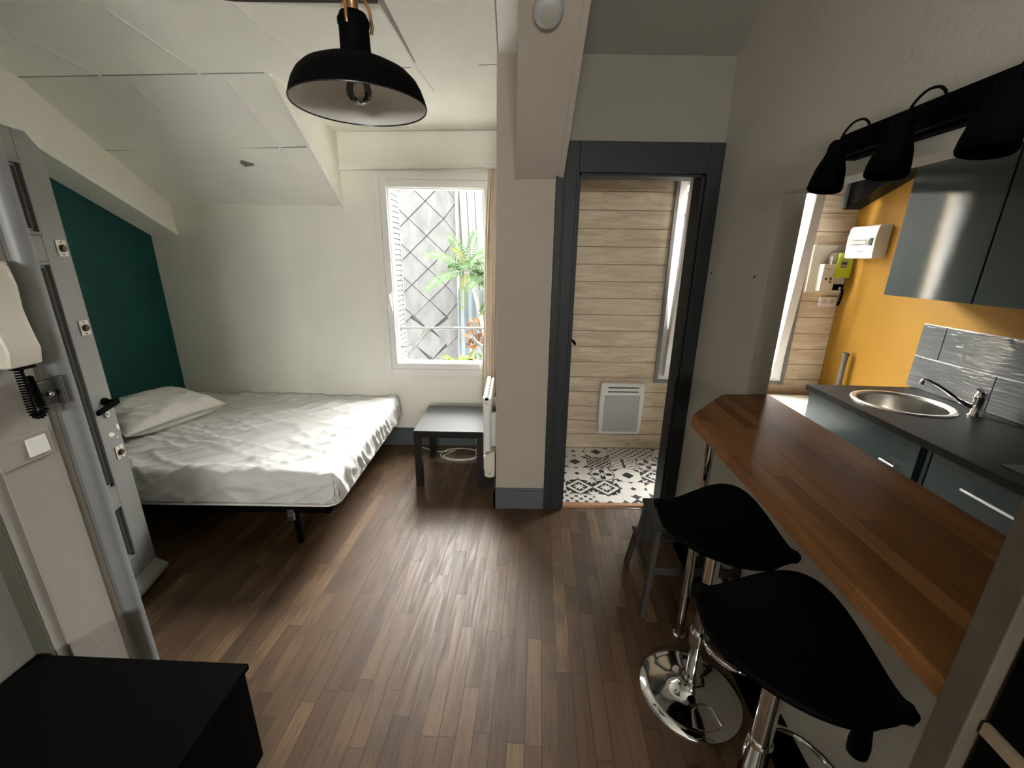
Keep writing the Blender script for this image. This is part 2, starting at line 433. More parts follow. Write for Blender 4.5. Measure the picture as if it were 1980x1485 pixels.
fo = bpy.data.objects.new('floor_tiles', tm); COL.objects.link(fo); fo.rotation_euler = (0,0,-YAW); fo.location = (0,0,.004); struct(fo)
sb = MB(); sb.box(.10, 3.4, -3.1, 3.7, -.08, -.062); 
struct(sb.build('floor_slab', M['ground'], smooth=0, loc=(0, 0, 0)))
th = MB(); th.prism([(YD+.005, 0), (YD+.012, .016), (YD+.028, .022), (YD+.048, .016), (YD+.055, 0)], .36, 1.03, 'x')
struct(th.build('trim_threshold', M['threshold']))

# ------------------------------------------------------------------ setting: walls
wb = MB()
T = .24
wb.box(-3.1, -1.04, YB, YB+T, -.05, 2.75); wb.box(-1.04, -.16, YB, YB+T, -.05, .71); wb.box(-1.04, -.16, YB, YB+T, 2.20, 2.75); wb.box(-.16, .02, YB, YB+T, -.05, 2.75)
wback = struct(wb.build('wall_back', M['wall'], smooth=0))
wl = MB(); wl.box(-3.06, -2.86, .8, YB+.02, -.05, 3.3)
struct(wl.build('wall_left', M['teal'], smooth=0))
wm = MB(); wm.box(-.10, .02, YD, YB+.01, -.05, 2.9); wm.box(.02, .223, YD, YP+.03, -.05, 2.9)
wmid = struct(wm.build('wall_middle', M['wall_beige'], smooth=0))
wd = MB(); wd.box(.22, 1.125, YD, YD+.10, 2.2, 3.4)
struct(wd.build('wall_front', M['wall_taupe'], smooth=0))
wr = MB()   # partition with the serving opening (kitchen frame)
wr.box(.9635, 1.055, 1.875, 2.70, -.05, 3.4); wr.box(.9635, 1.055, .487, 1.875, -.05, 1.02); wr.box(.9635, 1.055, -3.0, 1.875, 1.90, 3.4); wr.box(.9635, 1.055, -3.0, .447, -.05, 1.90)
wright = struct(wr.build('wall_right', M['wall_grey'], rz=-YAW, smooth=0))
for s, z in ((2.473, 1.572), (1.987, 1.573)):
    h = MB(); h.lathe([(0, -.002), (.005, -.002), (.005, .0015), (0, .0015)], 10, (.963, s, z), R=Matrix.Rotation(PI/2, 3, 'Y')); h.build('screw_hole', M['black'], wright)
wc = MB()   # plank facade with the second window
W2 = (1.235, 2.30, .652, 2.238)
wc.box(.0, W2[0], YP, YP+.2, -.05, 2.9); wc.box(W2[1], 3.2, YP, YP+.2, -.05, 2.9); wc.box(W2[0], W2[1], YP, YP+.2, -.05, W2[2]); wc.box(W2[0], W2[1], YP, YP+.2, W2[3], 2.9)
struct(wc.build('wall_far', M['lambris'], smooth=0))
wk = MB(); wk.box(2.42, 2.6, -3.0, 3.62, -.05, 3.4)
struct(wk.build('wall_kitchen', M['yellow'], rz=-YAW, smooth=0))
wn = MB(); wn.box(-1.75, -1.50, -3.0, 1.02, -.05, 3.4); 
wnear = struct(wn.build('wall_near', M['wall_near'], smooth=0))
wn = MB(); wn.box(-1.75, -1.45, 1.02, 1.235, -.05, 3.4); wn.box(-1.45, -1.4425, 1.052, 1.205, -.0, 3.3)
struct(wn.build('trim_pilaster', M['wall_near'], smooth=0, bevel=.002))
b = MB(); b.box(-1.502, -1.4505, 1.006, 1.0195, 0, 3.3)  # dark strip standing in for the shade on the pilaster's near side
struct(b.build('trim_pilaster_shade', plain('pilaster_shade_olive', (.085, .085, .062), .6), bevel=.003, smooth=0))
we = MB(); we.box(-3.06, -1.70, .8, .95, -.05, 3.3)
struct(we.build('wall_entrance', M['wall'], smooth=0))
# ------------------------------------------------------------------ setting: ceilings
def zk(x): return 2.528 + (x+2.768)*.0262 + max(0, x+1.44)*.016
ce = MB()
XL, XC, XR = -2.9, -1.32, .02
YR = -2.9                          # rear of the room, behind the camera
W3 = (-.70, .68, 1.47, 1.98)      # unseen window added in the rear wall as fill light for the room
def s2(x, y): return zk(x) + .1673*(2.6-y)
def quad(mb, a, b, c, d, mi=0): mb.add([a, b, c, d], [(0, 1, 2, 3)], mi)
quad(ce, (XL, 2.6, zk(XL)), (XC, 2.6, zk(XC)), (XC, YB+.01, 1.998), (XL, YB+.01, 1.998))
for x0, x1 in ((XL, XC), (XC, -.55), (-.55, .13)):
    quad(ce, (x0, YR, s2(x0, YR)), (x1, YR, s2(x1, YR)), (x1, 2.6, zk(x1)), (x0, 2.6, zk(x0)))
quad(ce, (XC, 2.6, zk(XC)), (-.55, 2.6, zk(-.55)), (-.55, YB+.01, 2.527), (XC, YB+.01, 2.509))
quad(ce, (-.55, 2.6, zk(-.55)), (XR, 2.6, zk(XR)), (XR, YB+.01, 2.537), (-.55, YB+.01, 2.527))
ce.add([(XC, 2.6, zk(XC)), (XC, YB+.01, 2.509), (XC, YB+.01, 1.998)], [(0, 1, 2)])
ceil = struct(ce.build('ceiling', M['ceil'], smooth=0))
wz = MB()
wz.box(-3.1, W3[0], YR-.15, YR+.02, -.05, 3.9); wz.box(W3[1], 3.2, YR-.15, YR+.02, -.05, 3.9); wz.box(W3[0], W3[1], YR-.15, YR+.02, -.05, W3[2]); wz.box(W3[0], W3[1], YR-.15, YR+.02, W3[3], 3.9)
struct(wz.build('wall_rear', M['wall_warm'], smooth=0))
def ring(mb, x0, x1, z0, z1, w, ya, yb_):
    mb.box(x0, x0+w, ya, yb_, z0, z1); mb.box(x1-w, x1, ya, yb_, z0, z1); mb.box(x0+w, x1-w, ya, yb_, z0, z0+w); mb.box(x0+w, x1-w, ya, yb_, z1-w, z1)
b = MB(); ring(b, W3[0], W3[1], W3[2], W3[3], .06, YR-.08, YR-.02); b.box((W3[0]+W3[1])/2-.03, (W3[0]+W3[1])/2+.03, YR-.08, YR-.02, W3[2]+.06, W3[3]-.06)
win3 = struct(b.build('window_rear_fill', M['pvc'], smooth=0))
b = MB(); b.box(W3[0]+.05, W3[1]-.05, YR-.055, YR-.050, W3[2]+.05, W3[3]-.05); b.build('pane', M['glass'], win3, smooth=0)
# joints between the ceiling boards
def strip(mb, p, q, w, up=.003, th=.004):
    p, q = Vector(p), Vector(q); d = (q-p).normalized(); sd = d.cross(Vector((0, 0, 1))).normalized()*w/2; n = Vector((0, 0, -1))
    a = [p-sd, p+sd, q+sd, q-sd]
    mb.hexa([v+n*up for v in a] + [v-n*th for v in a])
def s1z(x, y): return 1.998 + (YB-y)*(zk(x)-1.998)/(YB-2.6)
j = MB()
for (a, b) in (((-2.345, 2.14), (-2.225, 2.6)), ((-1.755, 2.14), (-1.690, 2.6)), ((-1.20, 2.14), (-1.09, 2.6))):
    strip(j, (a[0], a[1], s2(*a)), (b[0], b[1], s2(*b)), .012)
for (a, b) in (((-2.10, 2.62), (-2.03, 3.10)), ((-1.575, 2.605), (-1.500, 3.13)), ((-2.62, 2.69), (-2.74, 3.02))):
    strip(j, (a[0], a[1], s1z(*a)), (b[0], b[1], s1z(*b)), .012)
strip(j, (-.612, 2.12, s2(-.612, 2.12)), (-.538, 2.6, s2(-.538, 2.6)), .016); strip(j, (-.538, 2.6, s2(-.538, 2.6)), (-.49, 2.86, 2.578), .014)
j.build('joint_strip', M['trimwhite'], ceil, smooth=0)
j = MB()
strip(j, (XL, 2.6, zk(XL)), (-1.345, 2.6, zk(-1.345)), .006, .002)
strip(j, (-1.2, 2.6, zk(-1.2)), (-.56, 2.6, zk(-.56)), .004, .002); strip(j, (-.2, 2.6, zk(-.2)), (-.1, 2.6, zk(-.1)), .005, .002)
strip(j, (-2.68, 3.02, s1z(-2.68, 3.02)), (-1.335, 3.0, s1z(-1.335, 3.0)), .005, .002)
strip(j, (XC, YB-.004, 2.512), (-.1, YB-.004, 2.536), .004, .002)
j.hexa([(-.592, 2.135, s2(-.59,2.135)-.004), (-.566, 2.135, s2(-.566,2.135)-.004), (-.527, 2.56, s2(-.527,2.56)-.003), (-.531, 2.56, s2(-.531,2.56)-.003), (-.592, 2.135, s2(-.59,2.135)+.01), (-.566, 2.135, s2(-.566,2.135)+.01), (-.527, 2.56, s2(-.527,2.56)+.01), (-.531, 2.56, s2(-.531,2.56)+.01)])
strip(j, (-.094, 1.2, s2(-.094, 1.2)), (-.094, 2.6, zk(-.094)), .008, .002)
j.build('joint_gap', M['joint'], ceil, smooth=0)
pt = MB(); pc = (-1.815, 3.11)
pts = []
for k in range(14):
    a = 2*PI*k/14; rr = 1+.25*math.sin(3*a+1)
    x, y = pc[0]+.045*rr*math.cos(a), pc[1]+.022*rr*math.sin(a); pts.append((x, y, s1z(x, y)-.003))
pt.add(pts, [tuple(range(14))]); pt.build('plaster_mark', M['greytrim'], ceil, smooth=0, solid=.002)
# trim along the dormer cheek
tr = MB()
def along(a, b, w, h):
    a, b = Vector(a), Vector(b); o = [(-w, 0), (0, 0), (0, h), (-w, h)]
    tr.hexa([a+Vector((o[i][0], 0, o[i][1])) for i in (0, 1)] + [b+Vector((o[i][0], 0, o[i][1])) for i in (1, 0)] + [a+Vector((o[i][0], 0, o[i][1])) for i in (3, 2)] + [b+Vector((o[i][0], 0, o[i][1])) for i in (2, 3)])
along((XC+.002, 2.66, s1z(XC, 2.66)-.012), (XC+.002, YB-.002, 1.990), .022, .016)
along((XC+.012, 2.75, s1z(XC, 2.75)+.030), (XC+.012, YB-.002, 2.034), .012, .010)
struct(tr.build('trim_cheek', M['trimwhite'], smooth=0))
# boxed rafter over the bed (along the teal wall)
bm_ = MB()
def bz(y): return 1.765 + (YB-y)*.4655
y0 = .96
bm_.hexa([(-2.862, y0, bz(y0)), (-2.643, y0, bz(y0)+.008), (-2.643, YB+.005, 1.773), (-2.862, YB+.005, 1.765), (-2.862, y0, bz(y0)+.9), (-2.70, y0, bz(y0)+.9), (-2.665, YB+.005, 2.05), (-2.862, YB+.005, 2.05)])
struct(bm_.build('trim_rafter', M['wall'], smooth=0, bevel=.006))
# boxed rafter over the pillar
br = MB()
def rz_(y): return 2.050 + .70*(YD-y)
y1 = .4
br.hexa([(.004, y1, rz_(y1)), (.262, y1, rz_(y1)), (.258, YD+.02, rz_(YD+.02)), (.006, YD+.02, rz_(YD+.02)), (.004, y1, rz_(y1)+.75), (.262, y1, rz_(y1)+.75), (.258, YD+.02, rz_(YD)+.75), (.006, YD+.02, rz_(YD)+.75)])
for x0, x1 in ((.004, .022), (.236, .262)):
    br.hexa([(x0, y1, rz_(y1)-.006), (x1, y1, rz_(y1)-.006), (x1, YD-.001, rz_(YD)-.006), (x0, YD-.001, rz_(YD)-.006), (x0, y1, rz_(y1)), (x1, y1, rz_(y1)), (x1, YD-.001, rz_(YD)), (x0, YD-.001, rz_(YD))])
struct(br.build('trim_beam', M['wall_beige'], smooth=0))
# light board between the ceiling boards and the beam, closing the pillar head
lb = MB()
def lbz(y): return s2(-.05, y) - .014
lb.hexa([(-.090, .9, lbz(.9)), (.004, .9, lbz(.9)), (.004, YD, lbz(YD)), (-.090, YD, lbz(YD)), (-.090, .9, lbz(.9)+.012), (.004, .9, lbz(.9)+.012), (.004, YD, lbz(YD)+.012), (-.090, YD, lbz(YD)+.012)])
struct(lb.build('trim_board', M['trimwhite'], smooth=0))
cr = MB()   # sloped ceiling right of the beam and the kitchen ceiling
for (ya, za, yb_, zb) in ((YD+.05, 2.60, 2.15, 2.80), (2.15, 2.80, 1.5, 3.25), (1.5, 3.25, -3.0, 3.25)):
    quad(cr, (.13, yb_, zb), (1.25, yb_, zb), (1.25, ya, za), (.13, ya, za))
cr.add([(.13, YD, 2.3), (.13, 1.3, 2.84), (.13, -3.0, 3.0), (.13, -3.0, 3.8), (.13, YD, 3.5)], [(0, 1, 2, 3, 4)])
quad(cr, (.13, YP+.01, 2.30), (2.9, YP+.01, 2.30), (2.9, 2.5, 2.91), (.13, 2.5, 2.91)); quad(cr, (.9, 2.5, 2.91), (2.9, 2.5, 2.91), (2.9, -3.0, 2.91), (.9, -3.0, 2.91))
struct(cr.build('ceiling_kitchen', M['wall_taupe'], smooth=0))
# dark old purlin where the boards stop
pu = MB(); pu.box(-1.30, -.585, 1.985, 2.135, 2.652, 2.80); pu.box(-.56, -.36, 1.25, 2.0, 2.70, 2.9)
struct(pu.build('trim_purlin', M['darkwood'], smooth=0, bevel=.004))

# ------------------------------------------------------------------ setting: skirting
bb = MB(); bb.box(-2.86, -.10, YB-.016, YB, 0, .150); bb.box(-2.86, -.10, YB-.010, YB, .150, .166)
struct(bb.build('baseboard_back', M['basegrey'], smooth=0, bevel=.002))
bb = MB(); bb.box(-.118, .225, YD-.018, YD, 0, .132); bb.box(-.114, .225, YD-.012, YD, .132, .152); bb.box(-.118, -.10, YD-.018, YB-.02, 0, .132); bb.box(-.114, -.10, YD-.012, YB-.02, .132, .152)
struct(bb.build('baseboard_pillar', M['basegrey'], smooth=0, bevel=.002))

# ------------------------------------------------------------------ doorway to the corridor
df = MB()
df.box(.223, .345, YD-.020, YD+.13, 0, 2.235); df.box(.345, .360, YD+.005, YD+.13, 0, 2.075)
df.box(1.035, 1.113, YD-.020, YD+.13, 0, 2.235); df.box(1.020, 1.035, YD+.005, YD+.13, 0, 2.075)
df.box(.345, 1.035, YD-.020, YD+.13, 2.085, 2.235); df.box(.36, 1.02, YD+.005, YD+.13, 2.072, 2.085)
df.box(.262, .275, YD-.026, YD-.02, 0, 2.2); df.box(.332, .347, YD-.026, YD-.02, 0, 2.1)
d2 = struct(df.build('door_2', M['slate'], smooth=0, bevel=.003))
lf = MB(); lf.box(.338, .374, YD+.14, YD+.80, .012, 2.05); lf.build('door_leaf', M['slate'], d2, bevel=.003, smooth=0)
hd = MB(); hd.tube([(.374, 3.06, 1.055), (.430, 3.06, 1.055), (.446, 3.05, 1.055), (.449, 3.02, 1.055), (.449, 2.95, 1.052)], .010, 10)
hd.box(.374, .380, 3.035, 3.085, .93, 1.12); hd.build('door_handle', M['black'], d2)

# ------------------------------------------------------------------ window over the bed corner
w1 = MB()
for (x0, x1, z0, z1) in ((-1.088, -1.03, .655, 2.25), (-.17, -.105, .655, 2.25), (-1.03, -.17, .655, .715), (-1.03, -.17, 2.195, 2.25)):
    w1.box(x0, x1, YB-.024, YB+.02, z0, z1)
w1.box(-1.088, -.105, YB-.014, YB+.005, .622, .655)
win1 = struct(w1.build('window_1', M['trimwhite'], smooth=0, bevel=.003))
fr = MB()
def ring(mb, x0, x1, z0, z1, w, ya, yb_):
    mb.box(x0, x0+w, ya, yb_, z0, z1); mb.box(x1-w, x1, ya, yb_, z0, z1); mb.box(x0+w, x1-w, ya, yb_, z0, z0+w); mb.box(x0+w, x1-w, ya, yb_, z1-w, z1)
ring(fr, -1.04, -.16, .705, 2.205, .018, YB-.014, YB+.10); fr.build('window_frame', M['pvc'], win1, bevel=.003, smooth=0)
sa = MB(); ring(sa, -1.024, -.176, .72, 2.19, .052, YB-.038, YB+.05); ring(sa, -.976, -.224, .768, 2.142, .014, YB-.018, YB+.05); sa.build('window_sash', M['pvc'], win1, bevel=.004, smooth=0)
gp = MB(); gp.box(-.97, -.23, YB+.012, YB+.016, .775, 2.135); gp.build('pane', M['glass'], win1, smooth=0)
wh = MB(); wh.box(-1.012, -.985, YB-.048, YB-.038, 1.27, 1.36); wh.tube([(-.998, YB-.046, 1.335), (-.998, YB-.08, 1.335), (-.992, YB-.087, 1.32), (-.975, YB-.087, 1.215)], .009, 8); wh.build('window_handle', M['white'], win1)
# ledge that carries the curtain
lg = MB(); lg.hexa([(-1.33, YB-.03, 2.250), (-.10, YB-.03, 2.283), (-.10, YB, 2.283), (-1.33, YB, 2.250), (-1.33, YB-.03, 2.275), (-.10, YB-.03, 2.308), (-.10, YB, 2.308), (-1.33, YB, 2.275)])
struct(lg.build('trim_ledge', M['trimwhite'], smooth=0, bevel=.003))

# ------------------------------------------------------------------ window of the corridor, tilted open at the top
w2 = MB()
x0, x1, z0, z1 = W2
ring(w2, x0-.022, x1+.022, z0-.022, z1+.03, .030, YP-.014, YP+.03)
win2 = struct(w2.build('window_2', M['greytrim'], smooth=0, bevel=.002))
fr = MB(); ring(fr, x0+.006, x1-.006, z0+.006, z1-.004, .058, YP-.006, YP+.07); fr.build('window_frame', M['pvc'], win2, bevel=.003, smooth=0)
sroot = bpy.data.objects.new('window_sash', None)
sa = MB(); a0, a1, c0, c1 = x0+.045, x1-.045, 0., z1-z0-.09
ring(sa, a0, a1, c0, c1, .070, -.035, .03); ring(sa, a0+.06, a1-.06, c0+.06, c1-.06, .014, -.028, .03)
RT = Matrix.Translation((0, YP-.01, z0+.045)) @ Matrix.Rotation(math.radians(4.2), 4, 'X')
sa.xf(RT); sash2 = sa.build('window_sash', M['pvc'], win2, bevel=.004, smooth=0)
gp = MB(); gp.box(a0+.07, a1-.07, .0, .004, c0+.07, c1-.07); gp.xf(RT); gp.build('pane', M['glass'], sash2, smooth=0)
wh = MB(); hx = a0+.035; wh.box(hx-.013, hx+.013, -.045, -.035, .62, .71); wh.tube([(hx, -.04, .68), (hx, -.085, .68), (hx+.004, -.092, .70), (hx+.02, -.092, .81)], .009, 8); wh.xf(RT); wh.build('window_handle', M['steel'], sash2)

# ------------------------------------------------------------------ entrance side: casing and door leaf
cs = MB()
prof = [(-1.60, 1.235), (-1.452, 1.235), (-1.448, 1.246), (-1.434, 1.252), (-1.424, 1.262), (-1.420, 1.276), (-1.424, 1.292), (-1.436, 1.304), (-1.455, 1.309), (-1.470, 1.318), (-1.60, 1.318)]
cs.prism(prof, 0, 3.2, 'z')
csg = struct(cs.build('trim_casing', M['casing'], smooth=30))
kp = MB(); kp.box(-1.4425, -1.425, 1.172, 1.236, 1.185, 1.262); kp.box(-1.43, -1.408, 1.236, 1.246, 1.18, 1.268)
kp.build('strike_box', M['lockmetal'], csg, bevel=.003, smooth=0)
kb = MB(); kb.lathe([(0, .018), (.006, .018), (.010, .012), (.011, 0)], 16, (-1.425, 1.205, 1.222), R=Matrix.Rotation(PI/2, 3, 'Y')); kb.build('bolt_pin', M['chrome'], csg)

# leaf in its own frame: u runs from the free edge to the hinge, w outwards (towards the room), z up
ang = math.atan2(-.787, .146)
dr = bpy.data.objects.new('door_1', None); COL.objects.link(dr); struct(dr)
dr.location = (-1.877, 1.839, 0); dr.rotation_euler = (0, 0, ang)   # local x = u, local y = w (room side)
LW, LH, LT = .80, 2.075, .042
pan = [(1.70, 1.965), (.585, 1.60), (.205, .50)]
lf = MB()
lf.prism([(0, .012), (.118, .012), (.118, LH), (.055, LH), (.012, LH-.045), (0, LH-.11)], -LT, 0, 'y')
lf.box(LW-.118, LW, -LT, 0, .012, LH)
zz = [.012] + [q for p in reversed(pan) for q in p] + [LH]
for a, b in zip(zz[0::2], zz[1::2]): lf.box(.118, LW-.118, -LT, 0, a, b)
lf.build('leaf_frame', M['doorgrey'], dr, bevel=.002, smooth=0)
for a, b in pan:
    p = MB(); p.box(.118, LW-.118, -LT+.01, -.018, a, b); p.box(.165, LW-.165, -LT+.01, -.010, a+.047, b-.047); p.build('door_panel', M['doorgrey'], dr, smooth=0, bevel=.003)
    p = MB()
    for k, (w, d) in enumerate(((.012, .008), (.024, -.004))):
        e = .118+.012*k; f = .012*k
        p.box(e, e+.012, -.02, d, a+f, b-f); p.box(LW-e-.012, LW-e, -.02, d, a+f, b-f); p.box(e, LW-e, -.02, d, a+f, a+f+.012); p.box(e, LW-e, -.02, d, b-f-.012, b-f)
    p.build('panel_moulding', M['casing'], dr, smooth=0, bevel=.002)
p = MB(); p.prism([(0, .02), (.035, .022), (.048, .035), (.050, .05), (.040, .062), (.018, .075), (0, .095)], .0, LW, 'x'); p.build('weather_bar', M['doorgrey'], dr, smooth=50)
for z in (1.652, 1.322, .728):
    p = MB(); p.box(.016, .066, 0, .004, z-.032, z+.032); b_ = p.build('bolt_plate', M['cream'], dr, bevel=.0015, smooth=0)
    p = MB(); p.lathe([(.015, .003), (.015, .010), (.011, .014), (0, .014)], 18, (.041, 0, z), R=Matrix.Rotation(-PI/2, 3, 'X')); p.build('bolt_hole', M['brownmetal'], b_)
    p = MB()
    for q in (-.025, .025): p.lathe([(.003, .003), (.003, .006), (0, .006)], 8, (.041, 0, z+q), R=Matrix.Rotation(-PI/2, 3, 'X'))
    p.build('screw', M['brownmetal'], b_)
p = MB(); p.lathe([(.018, 0), (.018, .012), (.010, .014), (.010, .045), (0, .045)], 16, (.05, 0, .985), R=Matrix.Rotation(-PI/2, 3, 'X'))
p.hexa([(.036, .036, .972), (.165, .040, .955), (.165, .056, .955), (.036, .056, .972), (.036, .036, .994), (.165, .040, .974), (.165, .056, .974), (.036, .056, .994)])
p.build('door_handle', M['black'], dr, bevel=.003)
p = MB(); p.lathe([(.014, 0), (.014, .008), (.006, .009), (.006, .012), (0, .012)], 16, (.058, 0, .925), R=Matrix.Rotation(-PI/2, 3, 'X')); p.build('lock_cylinder', M['steel'], dr)
for cu, cz, su, sz in ((.060, .825, .022, .009), (.012, .845, .006, .02), (.03, .80, .006, .004)):
    p = MB(); q = []
    for k in range(12):
        a = 2*PI*k/12; r = 1+.35*math.sin(2*a+cu*90)+.2*math.cos(5*a); q.append((cu+su*r*math.cos(a), .0006, cz+sz*r*math.sin(a)))
    p.add(q, [tuple(range(12))]); p.build('paint_chip', M['chip'], dr, smooth=0, solid=.001)

# ------------------------------------------------------------------ bed
BX0, BX1, BY0, BY1 = -2.845, -.985, 2.065, 3.435
ZB, ZT = .255, .475
bed = thing('bed_frame', 'black metal bed frame on legs under the white mattress', 'bed', (BX0, BY0, 0))
f = MB()
lx, ly = BX1-BX0, BY1-BY0
for b in ((.03, lx-.06, .02, .055), (.03, lx-.06, ly-.055, ly-.02)): f.box(b[0], b[1], b[2], b[3], .205, .250)
for x in (.03, lx/2, lx-.095): f.box(x, x+.035, .02, ly-.02, .205, .250)
f.build('side_rails', M['black'], bed, bevel=.004, smooth=0)
for x, y in ((.12, .05), (lx-.27, .035), (.12, ly-.05), (lx-.27, ly-.05), (lx/2, ly/2)):
    l = MB(); l.tube([(x, y, .21), (x+.004, y, .10), (x+.010, y-.002, 0)], [.017, .017, .014], 12); lg_ = l.build('leg', M['black'], bed)
b = MB(); b.box(lx-.30, lx-.262, .005, .02, .165, .235); b.box(lx-.30, lx-.265, .003, .006, .17, .20); label(b.build('hinge_bracket', M['steel'], bed, bevel=.003, smooth=0), 'small steel bracket')
b = MB()
for k in range(12):
    x = .1+k*(lx-.25)/11; b.box(x, x+.06, .05, ly-.05, .240, .252)
b.build('slats', M['black'], bed, smooth=0)

def roundrect(hx, hy, r, n=8):
    q = []
    for cx, cy, a0 in ((hx-r, hy-r, 0), (-hx+r, hy-r, PI/2), (-hx+r, -hy+r, PI), (hx-r, -hy+r, 1.5*PI)):
        for k in range(n+1):
            a = a0+k*PI/2/n; q.append((cx+r*math.cos(a), cy+r*math.sin(a)))
    return q
cx, cy = (BX0+BX1)/2, (BY0+BY1)/2; hx, hy = lx/2, ly/2
mt = thing('mattress', 'thick white mattress showing a quilted lower edge under the sheet', 'mattress', (cx, cy, ZB))
m_ = MB(); n8 = 10; ringv = []
for ins, z in ((.05, .0), (.012, .008), (0, .03), (0, .10), (.0, .16), (.02, .185), (.06, .19)):
    ringv.append([(x, y, z) for x, y in roundrect(hx-.008-ins, hy-.008-ins, .07, n8)])
for i in range(len(ringv)): m_.v += ringv[i]
L_ = len(ringv[0])
for i in range(len(ringv)-1):
    for k in range(L_): m_.f.append((i*L_+k, i*L_+(k+1) % L_, (i+1)*L_+(k+1) % L_, (i+1)*L_+k))
m_.f.append(tuple(range(L_-1, -1, -1))); m_.f.append(tuple((len(ringv)-1)*L_+k for k in range(L_))); m_.mi = [0]*len(m_.f)
m_.build('ticking', M['quilt'], mt)
m_ = MB(); m_.tube([(x, y, .012) for x, y in roundrect(hx-.006, hy-.006, .07, n8)], .007, 8, closed=True); m_.build('piping', M['trimwhite'], mt)

# fitted sheet: one cloth grid folded over the edges, wrinkled
def ridge(v): return (1-abs(noise.noise(v)))
def sheet():
    NX, NY = 190, 150; sk = .165
    ex, ey = hx+.004, hy+.004
    vs = []; fs = []; R_ = .045
    def fold(U, E):   # distance over the edge -> (inside coord, drop)
        s = 1 if U > 0 else -1; d = abs(U)-(E-R_)
        if d <= 0: return U, 0.
        if d < R_*PI/2: return s*(E-R_+R_*math.sin(d/R_)), R_*(1-math.cos(d/R_))
        return s*E, R_+(d-R_*PI/2)
    TX, TY = ex+sk, ey+sk
    for jn in range(NY+1):
        for i in range(NX+1):
            U = -TX+2*TX*i/NX; V = -TY+2*TY*jn/NY
            x, dx = fold(U, ex); y, dy = fold(V, ey)
            # round the plan corners
            if dx > 0 and dy > 0:
                k = min(dx, dy); x -= math.copysign(k*.25, x)*min(1, .05/max(k, .05)); y -= math.copysign(k*.25, y)*min(1, .05/max(k, .05))
                d = max(dx, dy)
            else: d = max(dx, dy)
            # wrinkles
            p = Vector((U, V, 0)); w = 0.
            foot = max(0., min(1., (U-.2)/.7)); 
            a1 = .55; q = Vector((U*math.cos(a1)+V*math.sin(a1), (-U*math.sin(a1)+V*math.cos(a1))*5.5, 0))
            w += max(0, ridge(q*1.7+Vector((3, 1, 0)))-.80)*5*.018
            a2 = -.35; q = Vector((U*math.cos(a2)+V*math.sin(a2), (-U*math.sin(a2)+V*math.cos(a2))*6, 2))
            w += max(0, ridge(q*1.5)-.82)*5*.015*(.4+.6*(1-foot))
            q = Vector((U*1.2, V*1.2, 5)); w += noise.noise(q*3)*.005
            if U > .45:   # pull lines at the foot
                q = Vector(((V*.9+U*.5)*9, (U-V*.3)*1.3, 9)); w += max(0, ridge(q)-.62)*.013*min(1, (U-.45)/.3)
            if dx > .02 or dy > .02:
                q = Vector((U*5.0 if dy > dx else U*1.0, V*1.0 if dy > dx else V*7.0, 4)); w += noise.noise(q*1.6)*.004
            z = ZT-ZB - d
            if d > R_:
                ox = math.copysign(w, x) if dx >= dy else 0; oy = math.copysign(w, y) if dy > dx else 0
                hem = .012*noise.noise(Vector((U*2.2, V*2.2, 8)))
                z += hem*(d-R_)/.12
                vs.append((x+ox, y+oy, z))
            else: vs.append((x, y, z+w))
    for jn in range(NY):
        for i in range(NX):
            a = jn*(NX+1)+i; fs.append((a, a+1, a+NX+2, a+NX+1))
    b = MB(); b.add(vs, fs)
    o = b.build('fitted_sheet', M['sheet'], loc=(cx, cy, ZB), smooth=180)
    sm = o.modifiers.new('smooth', 'SMOOTH'); sm.factor = .5; sm.iterations = 2
    return o
tag(sheet(), 'crumpled white fitted sheet stretched over the mattress', 'bed sheet')

def pillow(L, W, H):
    b = MB(); NX, NY = 56, 44; top = []; vs = []; fs = []
    for side in (1, -1):
        for jn in range(NY+1):
            for i in range(NX+1):
                u, v = -1+2*i/NX, -1+2*jn/NY
                e = max(0, (1-abs(u)**2.6))*max(0, (1-abs(v)**2.6))
                pinch = 1-.10*(v*v)*(1-u*u) ; pin2 = 1-.08*(u*u)*(1-v*v)
                x = u*L/2*pin2; y = v*W/2*pinch
                h = H/2*(e**.55)
                w = (noise.noise(Vector((u*2.2+4, v*1.8, side*3)))*.018 + max(0, ridge(Vector((u*1.2+v*1.6, (u-v)*3.2, 6)))-.75)*.05)*min(1, e*3)
                vs.append((x, y, H/2+side*h + (w if side > 0 else 0)))
        o = 0 if side > 0 else (NX+1)*(NY+1)
        for jn in range(NY):
            for i in range(NX):
                a = o+jn*(NX+1)+i; q = (a, a+1, a+NX+2, a+NX+1); fs.append(q if side > 0 else q[::-1])
    b.add(vs, fs); return b
pw = pillow(.50, .66, .20)
pw.xf(Matrix.Rotation(math.radians(7), 4, 'Y'))
po = pw.build('pillow', M['pillowcase'], loc=(-2.50, 2.73, ZT+.012), rz=math.radians(-19), smooth=180)
md = po.modifiers.new('weld', 'WELD'); md.merge_threshold = .002
tag(po, 'single rumpled white pillow lying at the head of the bed by the teal wall', 'pillow')

# ------------------------------------------------------------------ side table
tb = thing('side_table', 'square black side table under the window beside the radiator', 'table', (-.700, 2.735, 0), math.radians(-1.0))
b = MB(); b.box(0, .502, 0, .535, .398, .45); b.build('tabletop', M['tabletop'], tb, bevel=.002, smooth=0)
for x in (0, .452):
    for y in (0, .485):
        b = MB(); b.box(x, x+.05, y, y+.05, 0, .398); b.build('leg', M['blackgloss'], tb, bevel=.001, smooth=0)

